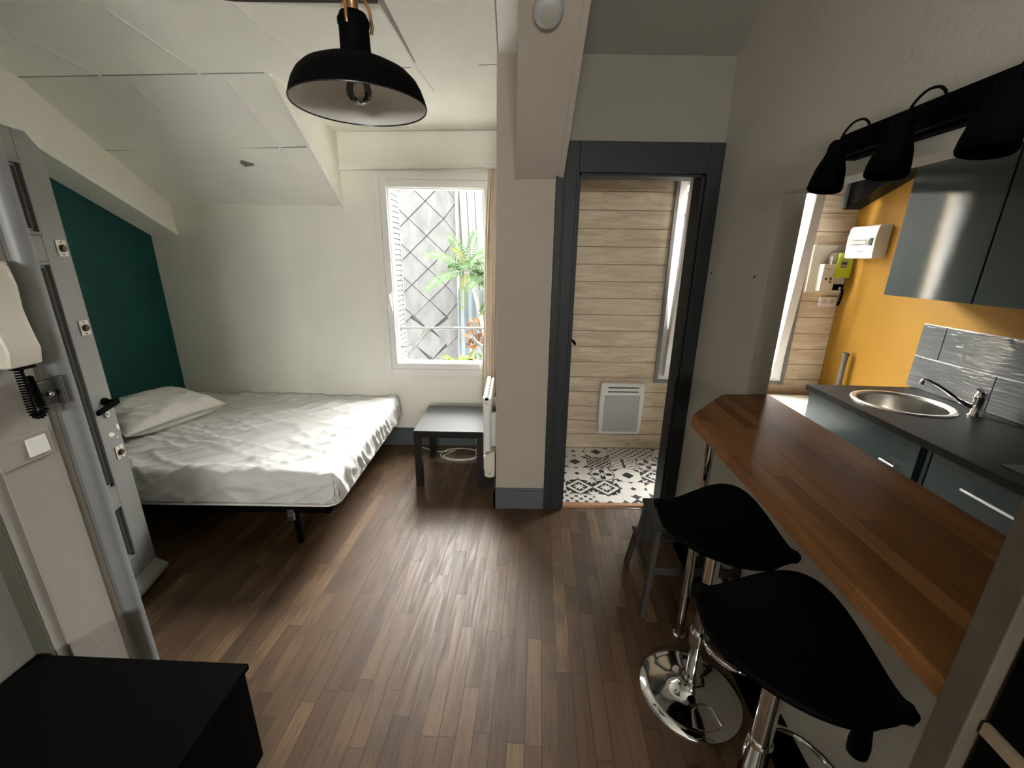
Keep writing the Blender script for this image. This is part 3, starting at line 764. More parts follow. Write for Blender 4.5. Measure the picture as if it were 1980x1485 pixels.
# ------------------------------------------------------------------ radiator on the pillar side
rd = thing('radiator', 'white finned electric radiator hung on the side of the pillar', 'radiator', (-.10, 2.60, 0))
b = MB()
for k in range(9):
    y = .03+k*.058; b.box(-.092, -.076, y, y+.052, .205, .742); b.box(-.056, -.040, y, y+.052, .205, .735); b.box(-.076, -.056, y+.020, y+.032, .22, .735)
    b.box(-.092, -.066, y, y+.052, .730, .745)
b.build('fins', M['white'], rd, bevel=.003, smooth=0)
b = MB(); b.box(-.086, -.046, .0, .03, .36, .745); b.build('end_cap', M['white'], rd, bevel=.006, smooth=0)
b = MB(); b.lathe([(.013, 0), (.013, .004), (.010, .006), (0, .006)], 20, (-.066, 0, .715), R=Matrix.Rotation(PI/2, 3, 'X')); b.build('cap_plug', M['cream'], rd)
b = MB(); b.box(-.078, -.054, -.001, .02, .733, .747); b.build('cap_slot', M['black'], rd, smooth=0)
b = MB(); b.prism([(-.082, .18), (-.090, .335), (-.072, .338), (-.018, .372), (-.010, .365), (-.012, .178), (-.05, .168)], -.018, .06, 'y'); tc = b.build('thermostat_box', M['cream'], rd, bevel=.005, smooth=0)
b = MB(); b.lathe([(.007, 0), (.007, .002), (0, .002)], 14, (-.046, -.018, .205), R=Matrix.Rotation(PI/2, 3, 'X')); b.build('indicator', M['greyplastic'], tc)
b = MB(); b.box(-.04, 0.0, .1, .14, .3, .6); b.build('wall_bracket', M['white'], rd, smooth=0)
b = MB(); b.box(-.04, 0.0, .42, .46, .3, .6); b.build('wall_bracket', M['white'], rd, smooth=0)

# power outlet and white cable
po = MB(); po.box(-.315, -.272, YB-.055, YB-.017, .04, .20)
po = tag(po.build('socket_block', M['white'], bevel=.005, smooth=0), 'white socket block at the skirting behind the side table', 'socket')
pts = []
for k in range(60):
    t = k/59
    if t < .35:
        s = t/.35; pts.append((-.82+.34*s, YB-.05-.10*math.sin(s*PI*.8), .006))
    else:
        a = (t-.35)/.65*2*PI*1.35-PI*.9; r = .13+.06*(t-.35); pts.append((-.44+.145*math.cos(a)*(1+.2*t), 3.27+r*.75*math.sin(a), .006))
pts += [(-.31, 3.36, .01), (-.295, YB-.06, .05)]
c_ = MB(); c_.tube(pts, .0035, 6)
tag(c_.build('power_cable', M['white']), 'thin white cable looping on the floor under the side table', 'cable')

# ------------------------------------------------------------------ curtain
cu = MB(); NZ = 44; plan = []
for k in range(73):
    t = k/72; plan.append((t, math.sin(t*PI*7.0)))
vs = []; fs = []
for iz in range(NZ+1):
    t = iz/NZ; z = 2.262 - t*1.76
    wl_ = -.222 - .010*math.sin(t*3)-.052*max(0, t-.55)**1*1.2 + (.028*(1-t)**6); wr_ = -.122-.004*t
    for k, (u, s) in enumerate(plan):
        x = wl_+(wr_-wl_)*u + .006*math.sin(9*u+4*t)
        y = 3.385 + (.020+.016*t)*s*(.75+.25*math.sin(3*t+5*u)) - .01*t
        vs.append((x, y, z))
W_ = len(plan)
for iz in range(NZ):
    for k in range(W_-1): a = iz*W_+k; fs.append((a, a+1, a+W_+1, a+W_))
cu.add(vs, fs)
ct = thing('curtain', 'gathered beige curtain drawn to the right of the window', 'curtain', (0, 0, 0))
cu.build('cloth', M['curtain'], ct, solid=.003, smooth=180)
b = MB(); b.tube([(-.225, 3.40, 2.268), (-.112, 3.40, 2.271)], .007, 8); b.box(-.20, -.19, 3.40, YB-.03, 2.262, 2.275); b.build('rod', M['trimwhite'], ct)

# ------------------------------------------------------------------ pendant lamp
lp = thing('pendant_lamp', 'black metal pendant lamp with white inside hanging under the sloped ceiling', 'lamp', (-.454, 1.395, 2.055))
outer = [(.190, .0), (.192, .004), (.190, .010), (.185, .026), (.178, .044), (.166, .064), (.147, .082), (.118, .096), (.085, .105), (.058, .110), (.047, .117), (.043, .135)]
b = MB(); b.lathe(outer+[(.040, .135), (.044, .114), (.084, .101), (.116, .092), (.144, .078), (.163, .060), (.175, .042), (.1825, .024), (.1875, .004)], 64, closed=True)
b.build('shade', M['black'], lp, smooth=50)
b = MB(); b.lathe([(.1872, .0030), (.182, .024), (.1742, .042), (.1622, .0595), (.1432, .0772), (.1152, .0912), (.083, .1002), (.0435, .1132), (.0, .1135)], 64, cap=False); 
lin = b.build('shade_lining', M['liner'], lp, smooth=60); label(lin, 'matt white inside of the shade')
b = MB(); b.lathe([(.1905, -.0005), (.1915, .002), (.191, .005), (.1885, .003), (.189, 0)], 64, closed=True); b.build('rim', M['blackgloss'], lp)
b = MB(); b.lathe([(.044, .128), (.041, .140), (.040, .195), (.043, .198), (.043, .208), (.040, .212), (.036, .222), (.0, .224)], 36); b.build('neck', M['black'], lp, smooth=50)
for k in range(3):
    a = PI/2*.3+k*2*PI/3; d = Vector((math.cos(a), math.sin(a), 0))
    b = MB(); b.tube([d*.046+Vector((0, 0, .185)), d*.050+Vector((0, 0, .20)), d*.046+Vector((0, 0, .235)), d*.034+Vector((0, 0, .262)), d*.016+Vector((0, 0, .268))], .0045, 8); b.build('bracket', M['brass'], lp)
b = MB(); b.lathe([(.016, .222), (.016, .262), (.020, .268), (.020, .285), (.010, .290), (0, .29)], 20); b.build('cord_grip', M['brass'], lp)
b = MB(); b.tube([(0, 0, .285), (0, 0, .70)], .004, 8); b.build('cord', M['black'], lp)
def bulbglass():
    t = NT('clear_bulb_glass'); t.n.remove(t.b)
    tr = t.n.new('ShaderNodeBsdfTransparent'); tr.inputs[0].default_value = (.86, .84, .78, 1); gl = t.n.new('ShaderNodeBsdfGlossy'); gl.inputs['Roughness'].default_value = .03
    lw = t.n.new('ShaderNodeLayerWeight'); lw.inputs[0].default_value = .55
    mx = t.n.new('ShaderNodeMixShader'); t.l.new(lw.outputs['Fresnel'], mx.inputs[0]); t.l.new(tr.outputs[0], mx.inputs[1]); t.l.new(gl.outputs[0], mx.inputs[2])
    t.l.new(mx.outputs[0], t.n['Material Output'].inputs[0]); return t.m
b = MB(); b.lathe([(.0, .006), (.014, .0078), (.026, .015), (.034, .028), (.036, .041), (.032, .058), (.023, .078), (.014, .098)], 40)
bo = b.build('bulb', bulbglass(), lp, smooth=180)
b = MB(); b.lathe([(.015, .098), (.0145, .128), (.018, .130), (.018, .14), (0, .14)], 20); b.build('bulb_base', M['brass'], bo)
b = MB(); b.tube([(.006, 0, .10), (.009, 0, .055), (0, .006, .075), (-.009, 0, .055), (-.006, 0, .10)], .0012, 6); b.build('filament', M['brass'], bo)
b = MB(); b.lathe([(.05, .655), (.05, .68), (0, .69)], 24); b.build('ceiling_cap', M['brass'], lp)

# ------------------------------------------------------------------ smoke detector on the beam
RB = Matrix.Rotation(PI-math.atan(.70), 3, 'X')
b = MB(); b.lathe([(.0, .034), (.030, .034), (.046, .028), (.053, .018), (.056, .006), (.056, 0)], 40, (0, 0, 0), R=RB)
sd = thing('smoke_detector', 'round pale grey smoke detector under the boxed beam', 'smoke detector', (.112, 1.835, rz_(1.835)-.006))
b.build('housing', M['smoke'], sd, smooth=60)
b = MB(); b.lathe([(.024, .0335), (.024, .037), (.0, .038)], 24, R=RB); b.build('sensor_cap', M['greyplastic'], sd)

# ------------------------------------------------------------------ electric heater in the corridor
eh = thing('panel_heater', 'white square electric heater with grey grille on the plank wall', 'heater', (.937, YP, .18))
b = MB(); b.prism([(-.178, .0), (.178, .0), (.187, .12), (.190, .30), (.183, .445), (.178, .462), (-.178, .462), (-.183, .445), (-.190, .30), (-.187, .12)], -.085, -.018, 'y'); b.build('body', M['white'], eh, bevel=.008, smooth=0)
b = MB(); b.box(-.15, .15, -.088, -.084, .025, .355); b.build('grille', M['grille'], eh, smooth=0)
b = MB()
for z in (.382, .418): b.box(-.125, .135, -.0875, -.084, z, z+.010)
b.build('air_vent', M['ledgrey'], eh, smooth=0)
b = MB(); b.box(-.12, .12, -.02, 0, .1, .4); b.build('wall_bracket', M['greytrim'], eh, smooth=0)

# ------------------------------------------------------------------ bar counter (kitchen frame)
bc = kthing('bar_counter', 'brown wooden bar top with a cut corner on the half wall', 'counter', 0, 0, 0)
pb = [(.607, .489), (.607, 1.525), (.612, 1.555), (.632, 1.588), (.835, 1.838), (.858, 1.852), (.9, 1.857), (1.062, 1.868), (1.062, .489)]
b = MB(); b.prism(pb, 1.022, 1.060, 'z'); b.build('counter_top', M['bar'], bc, bevel=.004, smooth=0)
b = MB(); b.lathe([(.028, 0), (.028, .006), (.0185, .012), (.0185, 1.008), (.034, 1.012), (.034, 1.022)], 24, (.690, 1.535, 0)); label(b.build('support_leg', M['chrome'], bc), 'chrome tube leg')

# near end panel and black cabinet
b = MB(); b.box(0, .362, -.02, .02, 0, 1.85)
tag(b.build('end_panel', M['endpanel'], loc=KW(.60, .467), rz=-YAW, smooth=0, bevel=.002), 'tall narrow brownish panel closing the near end of the bar', 'panel')
bk = kthing('black_cupboard', 'black cupboard past the brownish end panel, mostly out of frame', 'cupboard', .62, .445)
b = MB(); b.box(0.02, .34, -.62, 0, 0, 1.50); b.build('carcass', M['black'], bk, bevel=.003, smooth=0)
b = MB(); b.box(0, .02, -.62, -.002, .02, 1.028); b.build('door', M['black'], bk, bevel=.003, smooth=0)
b = MB(); b.box(0, .02, -.62, -.002, 1.052, 1.49); b.build('door', M['black'], bk, bevel=.003, smooth=0)
b = MB(); b.box(-.004, .02, -.62, -.002, 1.030, 1.050); label(b.build('edge_strip', M['tan'], bk, smooth=0), 'pale tan strip')

# ------------------------------------------------------------------ bar stools
def make_stool(label_, px, py, rz):
    st = thing('bar_stool', label_, 'stool', (px, py, 0), rz, 'bar stools at the wooden counter')
    b = MB(); b.lathe([(.188, 0), (.190, .004), (.188, .008), (.150, .016), (.095, .028), (.055, .045), (.040, .062), (.034, .078), (.034, .085)], 64); b.build('base', M['chrome'], st, smooth=60)
    b = MB(); b.lathe([(.0275, .08), (.0275, .42), (.030, .425), (.030, .435), (.0275, .44)], 32); b.build('column', M['chrome'], st, smooth=50)
    b = MB(); b.lathe([(.024, .43), (.024, .69)], 24); b.build('piston', M['chrome'], st)
    b = MB(); b.lathe([(.026, .655), (.030, .66), (.06, .695), (.075, .705)], 28); b.build('seat_mount', M['blacksoft'], st, smooth=50)
    # footrest, on the side the seat back faces
    pts = [(-.02, .03, .27)]
    for k in range(25):
        a = math.radians(-50+280*k/24); pts.append((.135*math.cos(a), .135+.115*math.sin(a)+.02, .29))
    pts.append((.02, .03, .27))
    pts = [(.024, .015, .275)] + [(.150*math.sin(math.radians(q)), .125-.125*math.cos(math.radians(q)), .285) for q in range(24, 340, 12)] + [(-.024, .015, .275)]
    b = MB(); b.tube(pts, .0095, 12); b.xf(Matrix.Rotation(math.radians(-50), 4, 'Z')); b.lathe([(.036, .255), (.036, .305)], 24); b.build('footrest', M['chrome'], st, smooth=50)
    b = MB(); b.tube([(.02, .01, .672), (.12, .04, .665), (.165, .05, .655)], .0055, 8); lv = b.build('height_lever', M['blacksoft'], st)
    b = MB(); b.tube([(.163, .05, .662), (.168, .051, .62), (.170, .052, .57), (.171, .052, .54)], [.012, .017, .022, .021], 12); b.build('grip', M['blacksoft'], lv, smooth=60)
    # leaf shaped shell seat, tips along local x, low back along +y
    NU, NV = 48, 28; vs = []; fs = []
    for i in range(NU+1):
        u = -1+2*i/NU
        wf = .095*(max(0, 1-abs(u)**2.2))**.68+.007*(1-abs(u)**8)+.004; wb_ = .190*(max(0, 1-abs(u)**1.9))**.78*(1-.10*u)+.007*(1-abs(u)**8)+.004
        for jn in range(NV+1):
            v = -1+2*jn/NV
            y = v*(wb_ if v > 0 else wf); x = .226*u*(1-.04*v*v)
            z = .735+.022*abs(u)**2.2
            if v > 0: z += .092*(y/.205)**2*(1-abs(u)**3)*(1-.12*u)+.006*v
            else: z += -.014*(v*v)
            vs.append((x, y, z-.018*(1-u*u)*(1-v*v)))
    for i in range(NU):
        for jn in range(NV): a = i*(NV+1)+jn; fs.append((a, a+NV+1, a+NV+2, a+1))
    b = MB(); b.add(vs, fs); so = b.build('seat', M['blacksoft'], st, smooth=180); md = so.modifiers.new('solid', 'SOLIDIFY'); md.thickness = .016; md.offset = -1
    return st
make_stool('black leaf-shaped bar stool standing next to the step stool', .720, 1.228, math.radians(-41))
make_stool('black leaf-shaped bar stool closest to the brownish end panel', .668, .778, math.radians(-48))

# ------------------------------------------------------------------ step stool
ss = thing('step_stool', 'dark two-step wooden stool under the bar near the doorway', 'step stool', (.650, 1.585, 0), math.radians(-2.5))
b = MB(); b.box(0, .400, 0, .245, .478, .50); b.build('top_step', M['stepgrey'], ss, bevel=.006, smooth=0)
b = MB(); b.box(0, .400, .250, .365, .232, .252); b.build('lower_step', M['stepgrey'], ss, bevel=.006, smooth=0)
for sx, x in ((-1, .018), (1, .382)):
    def leg(p, q, w=.019):
        l = MB(); p, q = Vector(p), Vector(q)
        l.hexa([(q.x-w*.6, q.y-w, q.z), (q.x+w*.6, q.y-w, q.z), (q.x+w*.6, q.y+w, q.z), (q.x-w*.6, q.y+w, q.z), (p.x-w*.6, p.y-w, p.z), (p.x+w*.6, p.y-w, p.z), (p.x+w*.6, p.y+w, p.z), (p.x-w*.6, p.y+w, p.z)]); return l
    leg((x, .022, .478), (x+sx*.028, .012, 0)).build('leg', M['stepleg'], ss, bevel=.003, smooth=0)
    leg((x, .215, .478), (x+sx*.014, .262, .20)).build('leg', M['stepleg'], ss, bevel=.003, smooth=0)
    leg((x, .335, .232), (x+sx*.022, .375, 0)).build('leg', M['stepleg'], ss, bevel=.003, smooth=0)
    r = MB(); r.hexa([(x-.009, .02, .150), (x+.009, .02, .150), (x+.009, .34, .205), (x-.009, .34, .205), (x-.009, .02, .182), (x+.009, .02, .182), (x+.009, .34, .237), (x-.009, .34, .237)]); r.build('side_rail', M['stepleg'], ss, bevel=.002, smooth=0)
b = MB(); b.box(.02, .38, .006, .022, .24, .28); b.build('stretcher', M['stepleg'], ss, bevel=.002, smooth=0)

# ------------------------------------------------------------------ kitchen run (kitchen frame)
wt = kthing('kitchen_worktop', 'dark grey worktop with a round sink cut-out along the kitchen wall', 'worktop', 0, 0, 0)
SN, SS, SR = 2.07, 2.36, .205
b = MB(); za, zb = .845, .880
b.box(1.755, 2.412, .30, SS-.30, za, zb); 
sq = [(1.755, SS-.30), (2.412, SS-.30), (2.412, 2.70), (1.755, 2.70)]
K_ = 64; ci = []; out = []
for k in range(K_):
    a = 2*PI*k/K_; dx, dy = math.cos(a), math.sin(a)
    ci.append((SN+SR*dx, SS+SR*dy))
    ts = [((2.412-SN)/dx if dx > 1e-9 else 9), ((1.755-SN)/dx if dx < -1e-9 else 9), ((2.70-SS)/dy if dy > 1e-9 else 9), ((-.30)/dy if dy < -1e-9 else 9)]
    tt = min(t for t in ts if t > 0); out.append((SN+tt*dx, SS+tt*dy))
vs = [(x, y, zb) for x, y in ci]+[(x, y, zb) for x, y in out]+[(x, y, za) for x, y in out]+[(x, y, za) for x, y in ci]
fs = []
for k in range(K_):
    k2 = (k+1) % K_
    for r in range(3): fs.append((r*K_+k, r*K_+k2, (r+1)*K_+k2, (r+1)*K_+k))
    fs.append((3*K_+k, 3*K_+k2, k2, k))
for cxx, cyy in ((2.412, 2.70), (1.755, 2.70), (1.755, SS-.30), (2.412, SS-.30)):   # square corners
    kk = min(range(K_), key=lambda k: (out[k][0]-cxx)**2+(out[k][1]-cyy)**2)
    vs[K_+kk] = (cxx, cyy, zb); vs[2*K_+kk] = (cxx, cyy, za)
b.add(vs, fs); b.build('top', M['worktop'], wt, smooth=0)
b = MB(); b.box(1.7535, 1.7555, .30, 2.70, .8455, .8795); b.build('edge_band', M['rafterblack'], wt, smooth=0)

sk_ = kthing('sink', 'round stainless steel sink set in the dark worktop', 'sink', SN, SS, .88)
b = MB(); b.lathe([(.230, .0005), (.229, .006), (.222, .009), (.210, .009), (.203, .004), (.199, -.006), (.197, -.006)], 72, cap=False); b.build('rim', M['alu'], sk_, smooth=60)
b = MB(); b.lathe([(.199, -.005), (.196, -.03), (.192, -.11), (.178, -.148), (.13, -.162), (.04, -.167), (0, -.167)], 72, cap=False); b.build('basin', M['sinksteel'], sk_, smooth=60)
b = MB(); b.lathe([(.040, -.163), (.038, -.160), (.030, -.162), (0, -.163)], 28); b.build('drain', M['chrome'], sk_)
fc = kthing('kitchen_tap', 'chrome mixer tap with a long swivel spout behind the sink', 'tap', 2.302, 2.190, .88)
b = MB(); b.lathe([(.030, 0), (.030, .006), (.024, .012), (.023, .085), (.026, .092), (.026, .118), (.020, .128), (0, .130)], 28); b.build('body', M['chrome'], fc, smooth=50)
b = MB(); b.tube([(-.015, .010, .045), (-.05, .035, .062), (-.12, .085, .118), (-.168, .122, .150), (-.180, .131, .152), (-.186, .135, .140), (-.187, .136, .125)], [.013, .012, .011, .0105, .0105, .011, .0115], 12); b.build('spout', M['chrome'], fc, smooth=60)
b = MB(); b.tube([(0, 0, .120), (-.02, -.012, .140), (-.055, -.03, .150)], [.012, .010, .008], 10); b.build('lever', M['chrome'], fc, smooth=60)

def base_unit(s0, s1, label_, fronts):
    u = kthing('base_cabinet', label_, 'cabinet', 1.78, s0, 0, 'base cabinets under the dark worktop')
    w = s1-s0; b = MB()
    b.box(.02, .61, 0, .018, .10, .845); b.box(.02, .61, w-.018, w, .10, .845); b.box(.02, .61, .018, w-.018, .10, .118); b.box(.592, .61, .018, w-.018, .118, .845); b.box(.07, .09, 0, w, 0, .10)
    b.build('carcass', M['petrol'], u, smooth=0)
    for kind, a, c, z0, z1, h in fronts:
        b = MB(); b.box(0, .019, a, c, z0, z1); d = b.build(kind, M['petrol'], u, bevel=.0015, smooth=0)
        ha, hb, hz = h
        b = MB(); b.tube([(-.030, ha, hz), (-.030, hb, hz)], .006, 12)
        for q in (ha+.018, hb-.018): b.tube([(0, q, hz), (-.030, q, hz)], .004, 8)
        b.build('handle', M['alu'], d)
    return u
base_unit(1.862, 2.69, 'petrol grey base cabinet below the round sink', [('door', .003, .825, .105, .838, (.07, .16, .69))])
base_unit(1.225, 1.848, 'petrol grey drawer cabinet beside the sink cabinet with a long bar handle', [('drawer', .003, .575, .66, .838, (.180, .392, .757)), ('drawer', .003, .575, .385, .656, (.180, .392, .57)), ('drawer', .003, .575, .105, .381, (.180, .392, .30))])
base_unit(.62, 1.222, 'petrol grey base cabinet hidden by the near end of the bar', [('door', .003, .599, .105, .838, (.2, .4, .757))])
hob = kthing('hob', 'black glass hob lying on the worktop at the picture edge', 'hob', 1.84, 1.04, .88)
b = MB(); b.box(0, .50, 0, .56, 0, .006); b.build('glass_plate', M['blackgloss'], hob, bevel=.002, smooth=0)
for x, y, r in ((.14, .15, .09), (.36, .15, .07), (.14, .41, .07), (.36, .41, .09)):
    b = MB(); b.lathe([(r, .006), (r, .0066), (r-.006, .0066), (r-.006, .006)], 40, (x, y, 0), closed=True); b.build('ring_mark', M['ledgrey'], hob)

bs = kthing('tile_backsplash', 'glossy grey oblong wall tiles with pale joints above the worktop', 'tiles', 2.41, 0, .88)
b = MB(); b.box(.004, .01, .3, 2.752, 0, .402); b.build('grout', M['grout'], bs, smooth=0)
b = MB()
for z0, joints in ((.003, [2.752, 2.25, 1.75, 1.25, .75, .3]), (.2035, [2.752, 2.594, 2.094, 1.594, 1.094, .594, .3])):
    for hi, lo in zip(joints, joints[1:]): b.box(-.002, .006, lo+.0025, hi-.0025, z0, z0+.1945)
b.build('tiles', M['walltile'], bs, bevel=.0015, smooth=0)

def wall_unit(s0, s1, label_):
    u = kthing('wall_cabinet', label_, 'cabinet', 2.08, s0, 1.46, 'wall cabinets on the yellow wall')
    w = s1-s0; b = MB(); b.box(.02, .335, 0, w, 0, .72); b.build('carcass', M['petrol'], u, smooth=0)
    b = MB(); b.box(0, .019, .002, w-.002, -.004, .722); b.build('door', M['petrol_gloss'], u, bevel=.0012, smooth=0)
wall_unit(2.165, 2.700, 'glossy petrol grey wall cabinet, the one closest to the fuse box')
wall_unit(1.630, 2.160, 'glossy petrol grey wall cabinet, second from the fuse box')
wall_unit(1.095, 1.625, 'glossy petrol grey wall cabinet, third from the fuse box')

# low white unit under the plank wall
lu = kthing('low_unit', 'low white flat-topped unit under the plank wall past the worktop', 'cabinet', 1.36, 2.735)
b = MB(); b.box(0, 1.05, 0, .755, .06, .54); b.build('body', M['white'], lu, bevel=.003, smooth=0)
b = MB(); b.box(-.01, 1.055, -.01, .76, .54, .562); b.build('lid', M['white'], lu, bevel=.004, smooth=0)
b = MB(); b.box(.03, 1.02, .03, .74, 0, .06); b.build('plinth', M['greytrim'], lu, smooth=0)
b = MB(); b.lathe([(.019, .562), (.019, .95), (.024, .951), (.024, .976), (.016, .976), (.016, .952)], 20, (2.368, 3.275, 0))
b.xf(Matrix.Translation((-2.368, -3.275, 0)))
tag(b.build('drain_pipe', M['greypipe'], loc=KW(2.368, 3.275), rz=-YAW), 'short upright grey waste pipe in front of the yellow wall', 'pipe')

# black rafter in the kitchen corner
b = MB()
def fz(s): return 2.022 + .335*(3.575-s)
sa_, sb_ = 2.4, 3.572
b.hexa([(2.295, sa_, fz(sa_)), (2.419, sa_, fz(sa_)), (2.419, sb_, fz(sb_)), (2.295, sb_, fz(sb_)), (2.295, sa_, fz(sa_)+.36), (2.419, sa_, fz(sa_)+.36), (2.419, sb_, fz(sb_)+.26), (2.295, sb_, fz(sb_)+.26)])
struct(b.build('trim_black_rafter', M['rafterblack'], rz=-YAW, bevel=.004, smooth=0))
b = MB(); b.box(2.268, 2.293, 3.54, 3.568, 2.03, 2.3)
struct(b.build('trim_corner', M['greytrim'], rz=-YAW, smooth=0))

# ------------------------------------------------------------------ electrics in the kitchen corner
fb = kthing('fuse_box', 'white fuse box on the yellow wall with a row of breakers', 'fuse box', 2.42, 3.212, 1.667)
b = MB(); b.prism([(0, .012), (0, .226), (-.075, .226), (-.086, .214), (-.094, .15), (-.094, .10), (-.090, .006), (-.070, .0)], 0, .278, 'y'); b.build('case', M['white'], fb, bevel=.003, smooth=0)
b = MB(); b.box(-.0965, -.093, .055, .262, .092, .132); b.build('breaker_window', M['greyplastic'], fb, smooth=0)
for k in range(10):
    b = MB(); b.box(-.101, -.096, .082+k*.0165, .082+k*.0165+.012, .102, .122); b.build('breaker', M['white'], fb, smooth=0)
b = MB(); b.box(-.1, -.093, .018, .045, .090, .140); b.build('main_switch', M['ledgrey'], fb, bevel=.001, smooth=0)
b = MB(); b.box(-.0925, -.088, .10, .15, .048, .054); b.build('printed_mark', M['greytrim'], fb, smooth=0)
mb = thing('meter_board', 'cream electricity board on the plank wall beside the yellow wall', 'board', (2.335, YP, 1.405))
b = MB(); b.box(0, .298, -.022, 0, 0, .362); b.build('plate', M['meterboard'], mb, bevel=.004, smooth=0)
b = MB(); b.box(-.018, .0, -.012, 0, .0, .33); b.build('cable_duct', M['meterboard'], mb, smooth=0)
b = MB(); b.box(.175, .29, -.0245, -.021, .02, .068); b.build('cable_opening', M['black'], mb, bevel=.001, smooth=0)
for q in ((.19, .20, .02, .05), (.258, .272, .025, .045)):
    b = MB(); b.box(q[0], q[1], -.03, -.02, q[2], q[3]); b.build('cable_clip', M['white'], mb, smooth=0)
dj = thing('main_breaker', 'pale main breaker box on the cream board left of the green meter', 'breaker', (2.405, YP-.022, 1.42))
b = MB(); b.box(0, .105, -.05, 0, 0, .205); b.build('case', M['cream'], dj, bevel=.004, smooth=0)
for q in ((.03, .042, .085, .10), (.066, .076, .085, .105), (.066, .076, .065, .078)):
    b = MB(); b.box(q[0], q[1], -.058, -.049, q[2], q[3]); b.build('button', M['ledgrey'], dj, smooth=0)
b = MB(); b.box(.02, .06, -.0508, -.0495, .165, .171); b.build('printed_mark', M['greytrim'], dj, smooth=0)
lk = thing('electricity_meter', 'lime green electricity meter with a small dark display', 'meter', (2.455, YP-.022, 1.523))
b = MB(); b.prism([(.0, .01), (.005, .16), (.02, .188), (.165, .190), (.165, .0), (.0, .0)], -.045, 0, 'y'); b.build('case', M['greyplastic'], lk, bevel=.006, smooth=0)
b = MB(); b.prism([(.038, .0), (.048, .186), (.163, .188), (.163, .0)], -.058, -.045, 'y'); fp = b.build('front_plate', M['lime'], lk, bevel=.002, smooth=0)
b = MB(); b.box(.068, .125, -.0595, -.057, .075, .135); b.build('grey_panel', M['greyplastic'], fp, smooth=0)
b = MB(); b.box(.075, .115, -.061, -.059, .098, .118); b.build('display', M['ledgrey'], fp, smooth=0)
for q in (.077, .097):
    b = MB(); b.box(q, q+.015, -.061, -.059, .078, .085); b.build('button', M['ledgrey'], fp, smooth=0)
dsx = thing('double_socket', 'white double wall socket under the cream electricity board', 'socket', (2.475, YP, 1.298))
b = MB(); b.box(0, .130, -.018, 0, 0, .072); b.build('plate', M['white'], dsx, bevel=.003, smooth=0)
for x in (.035, .095):
    b = MB(); b.lathe([(.024, 0), (.024, .004), (.020, .004), (.019, .001), (0, .001)], 24, (x, -.018, .036), R=Matrix.Rotation(PI/2, 3, 'X')); w = b.build('outlet', M['cream'], dsx)
    b = MB()
    for dx, dz in ((-.007, -.003), (.007, -.003), (0, .008)): b.lathe([(.0028, 0), (.0028, .0015), (0, .0015)], 8, (x+dx, -.019, .036+dz), R=Matrix.Rotation(PI/2, 3, 'X'))
    b.build('pin_hole', M['black'], w)
b = MB(); b.tube([(2.620, YP-.03, 1.43), (2.626, YP-.034, 1.39), (2.622, YP-.03, 1.34), (2.612, YP-.028, 1.305)], .009, 10)
tag(b.build('black_cable', M['black']), 'short black cable running down beside the double wall socket', 'cable')

# ------------------------------------------------------------------ spotlight rail on the partition
rl = kthing('spotlight_rail', 'black rail with three black spotlights above the serving opening', 'lamp', .9635, 1.5, 1.95)
b = MB(); b.box(-.050, 0, -1.30, 0, .000, .062); b.box(-.030, 0., -1.30, -.005, -.010, .0); b.build('rail', M['black'], rl, bevel=.003, smooth=0)
for k, (n, s) in enumerate(((-.085, -.085), (-.085, -.315), (-.085, -.555))):
    b = MB(); b.lathe([(.0425, -.118), (.0445, -.113), (.0435, -.095), (.038, -.062), (.029, -.034), (.023, -.014), (.023, .006), (.017, .016), (0, .018)], 36, cap=False); b.lathe([(.0425, -.118), (.038, -.09), (.022, -.035), (0, -.025)], 36, cap=False)
    b.xf(Matrix.Translation((n-.02, s+.005, .010)) @ Matrix.Rotation(math.radians(9), 4, 'Y') @ Matrix.Rotation(math.radians(-4), 4, 'X')); sp = b.build('spot_head', M['black'], rl, smooth=50)
    b = MB(); b.tube([(n-.02, s+.042, .012), (n-.02, s-.036, .012)], .007, 10); b.tube([(n-.01, s, .012), (-.05, s, .016)], .009, 10); b.build('knuckle', M['black'], sp)
    b = MB(); b.tube(smoothpath([(n-.02, s+.0, .022), (n-.016, s-.008, .048), (n-.002, s-.018, .070), (n+.016, s-.028, .074), (n+.028, s-.034, .060), (n+.03, s-.036, .036)]), .0034, 8); b.build('cable_loop', M['black'], sp)

# ------------------------------------------------------------------ intercom, switch
ic = thing('intercom_phone', 'cream intercom handset with a coiled black cord on the near wall', 'intercom', (-1.4425, 1.152, 1.312))
b = MB(); b.box(0, .018, -.055, .062, .012, .30); b.build('cradle', M['cream'], ic, bevel=.006, smooth=0)
b = MB()
hp = [(.020, .015), (.026, .010), (.052, .012), (.064, .06), (.052, .12), (.046, .17), (.052, .235), (.044, .285), (.030, .300), (.018, .292)]
vs = []; 
for (w, t) in ((-.044, .80), (-.040, .93), (-.028, 1), (.028, 1), (.040, .93), (.044, .80)):
    for x, z in hp: vs.append((.018+(x-.018)*t, w, .155+(z-.155)*(.97+.03*t)))
m = len(hp)
fs = [(i*m+k, i*m+(k+1) % m, (i+1)*m+(k+1) % m, (i+1)*m+k) for i in range(5) for k in range(m)] + [tuple(range(m-1, -1, -1)), tuple(5*m+k for k in range(m))]
b.add(vs, fs); b.build('handset', M['cream'], ic, bevel=.004, smooth=35)
b = MB(); b.box(.022, .052, -.025, .020, .004, .012); b.build('cord_socket', M['black'], ic, smooth=0)
pts = []
def upath(t):
    a = -PI + t*PI   # down and round
    if t < .4: return Vector((.034, -.012, .005 - t/.4*.125))
    if t < .6:
        q = (t-.4)/.2*PI; return Vector((.034, .004-.016*math.cos(q), -.12-.022*math.sin(q)))
    return Vector((.030-.012*(t-.6)/.4,   .02, -.12+(t-.6)/.4*.095))
N_ = 520
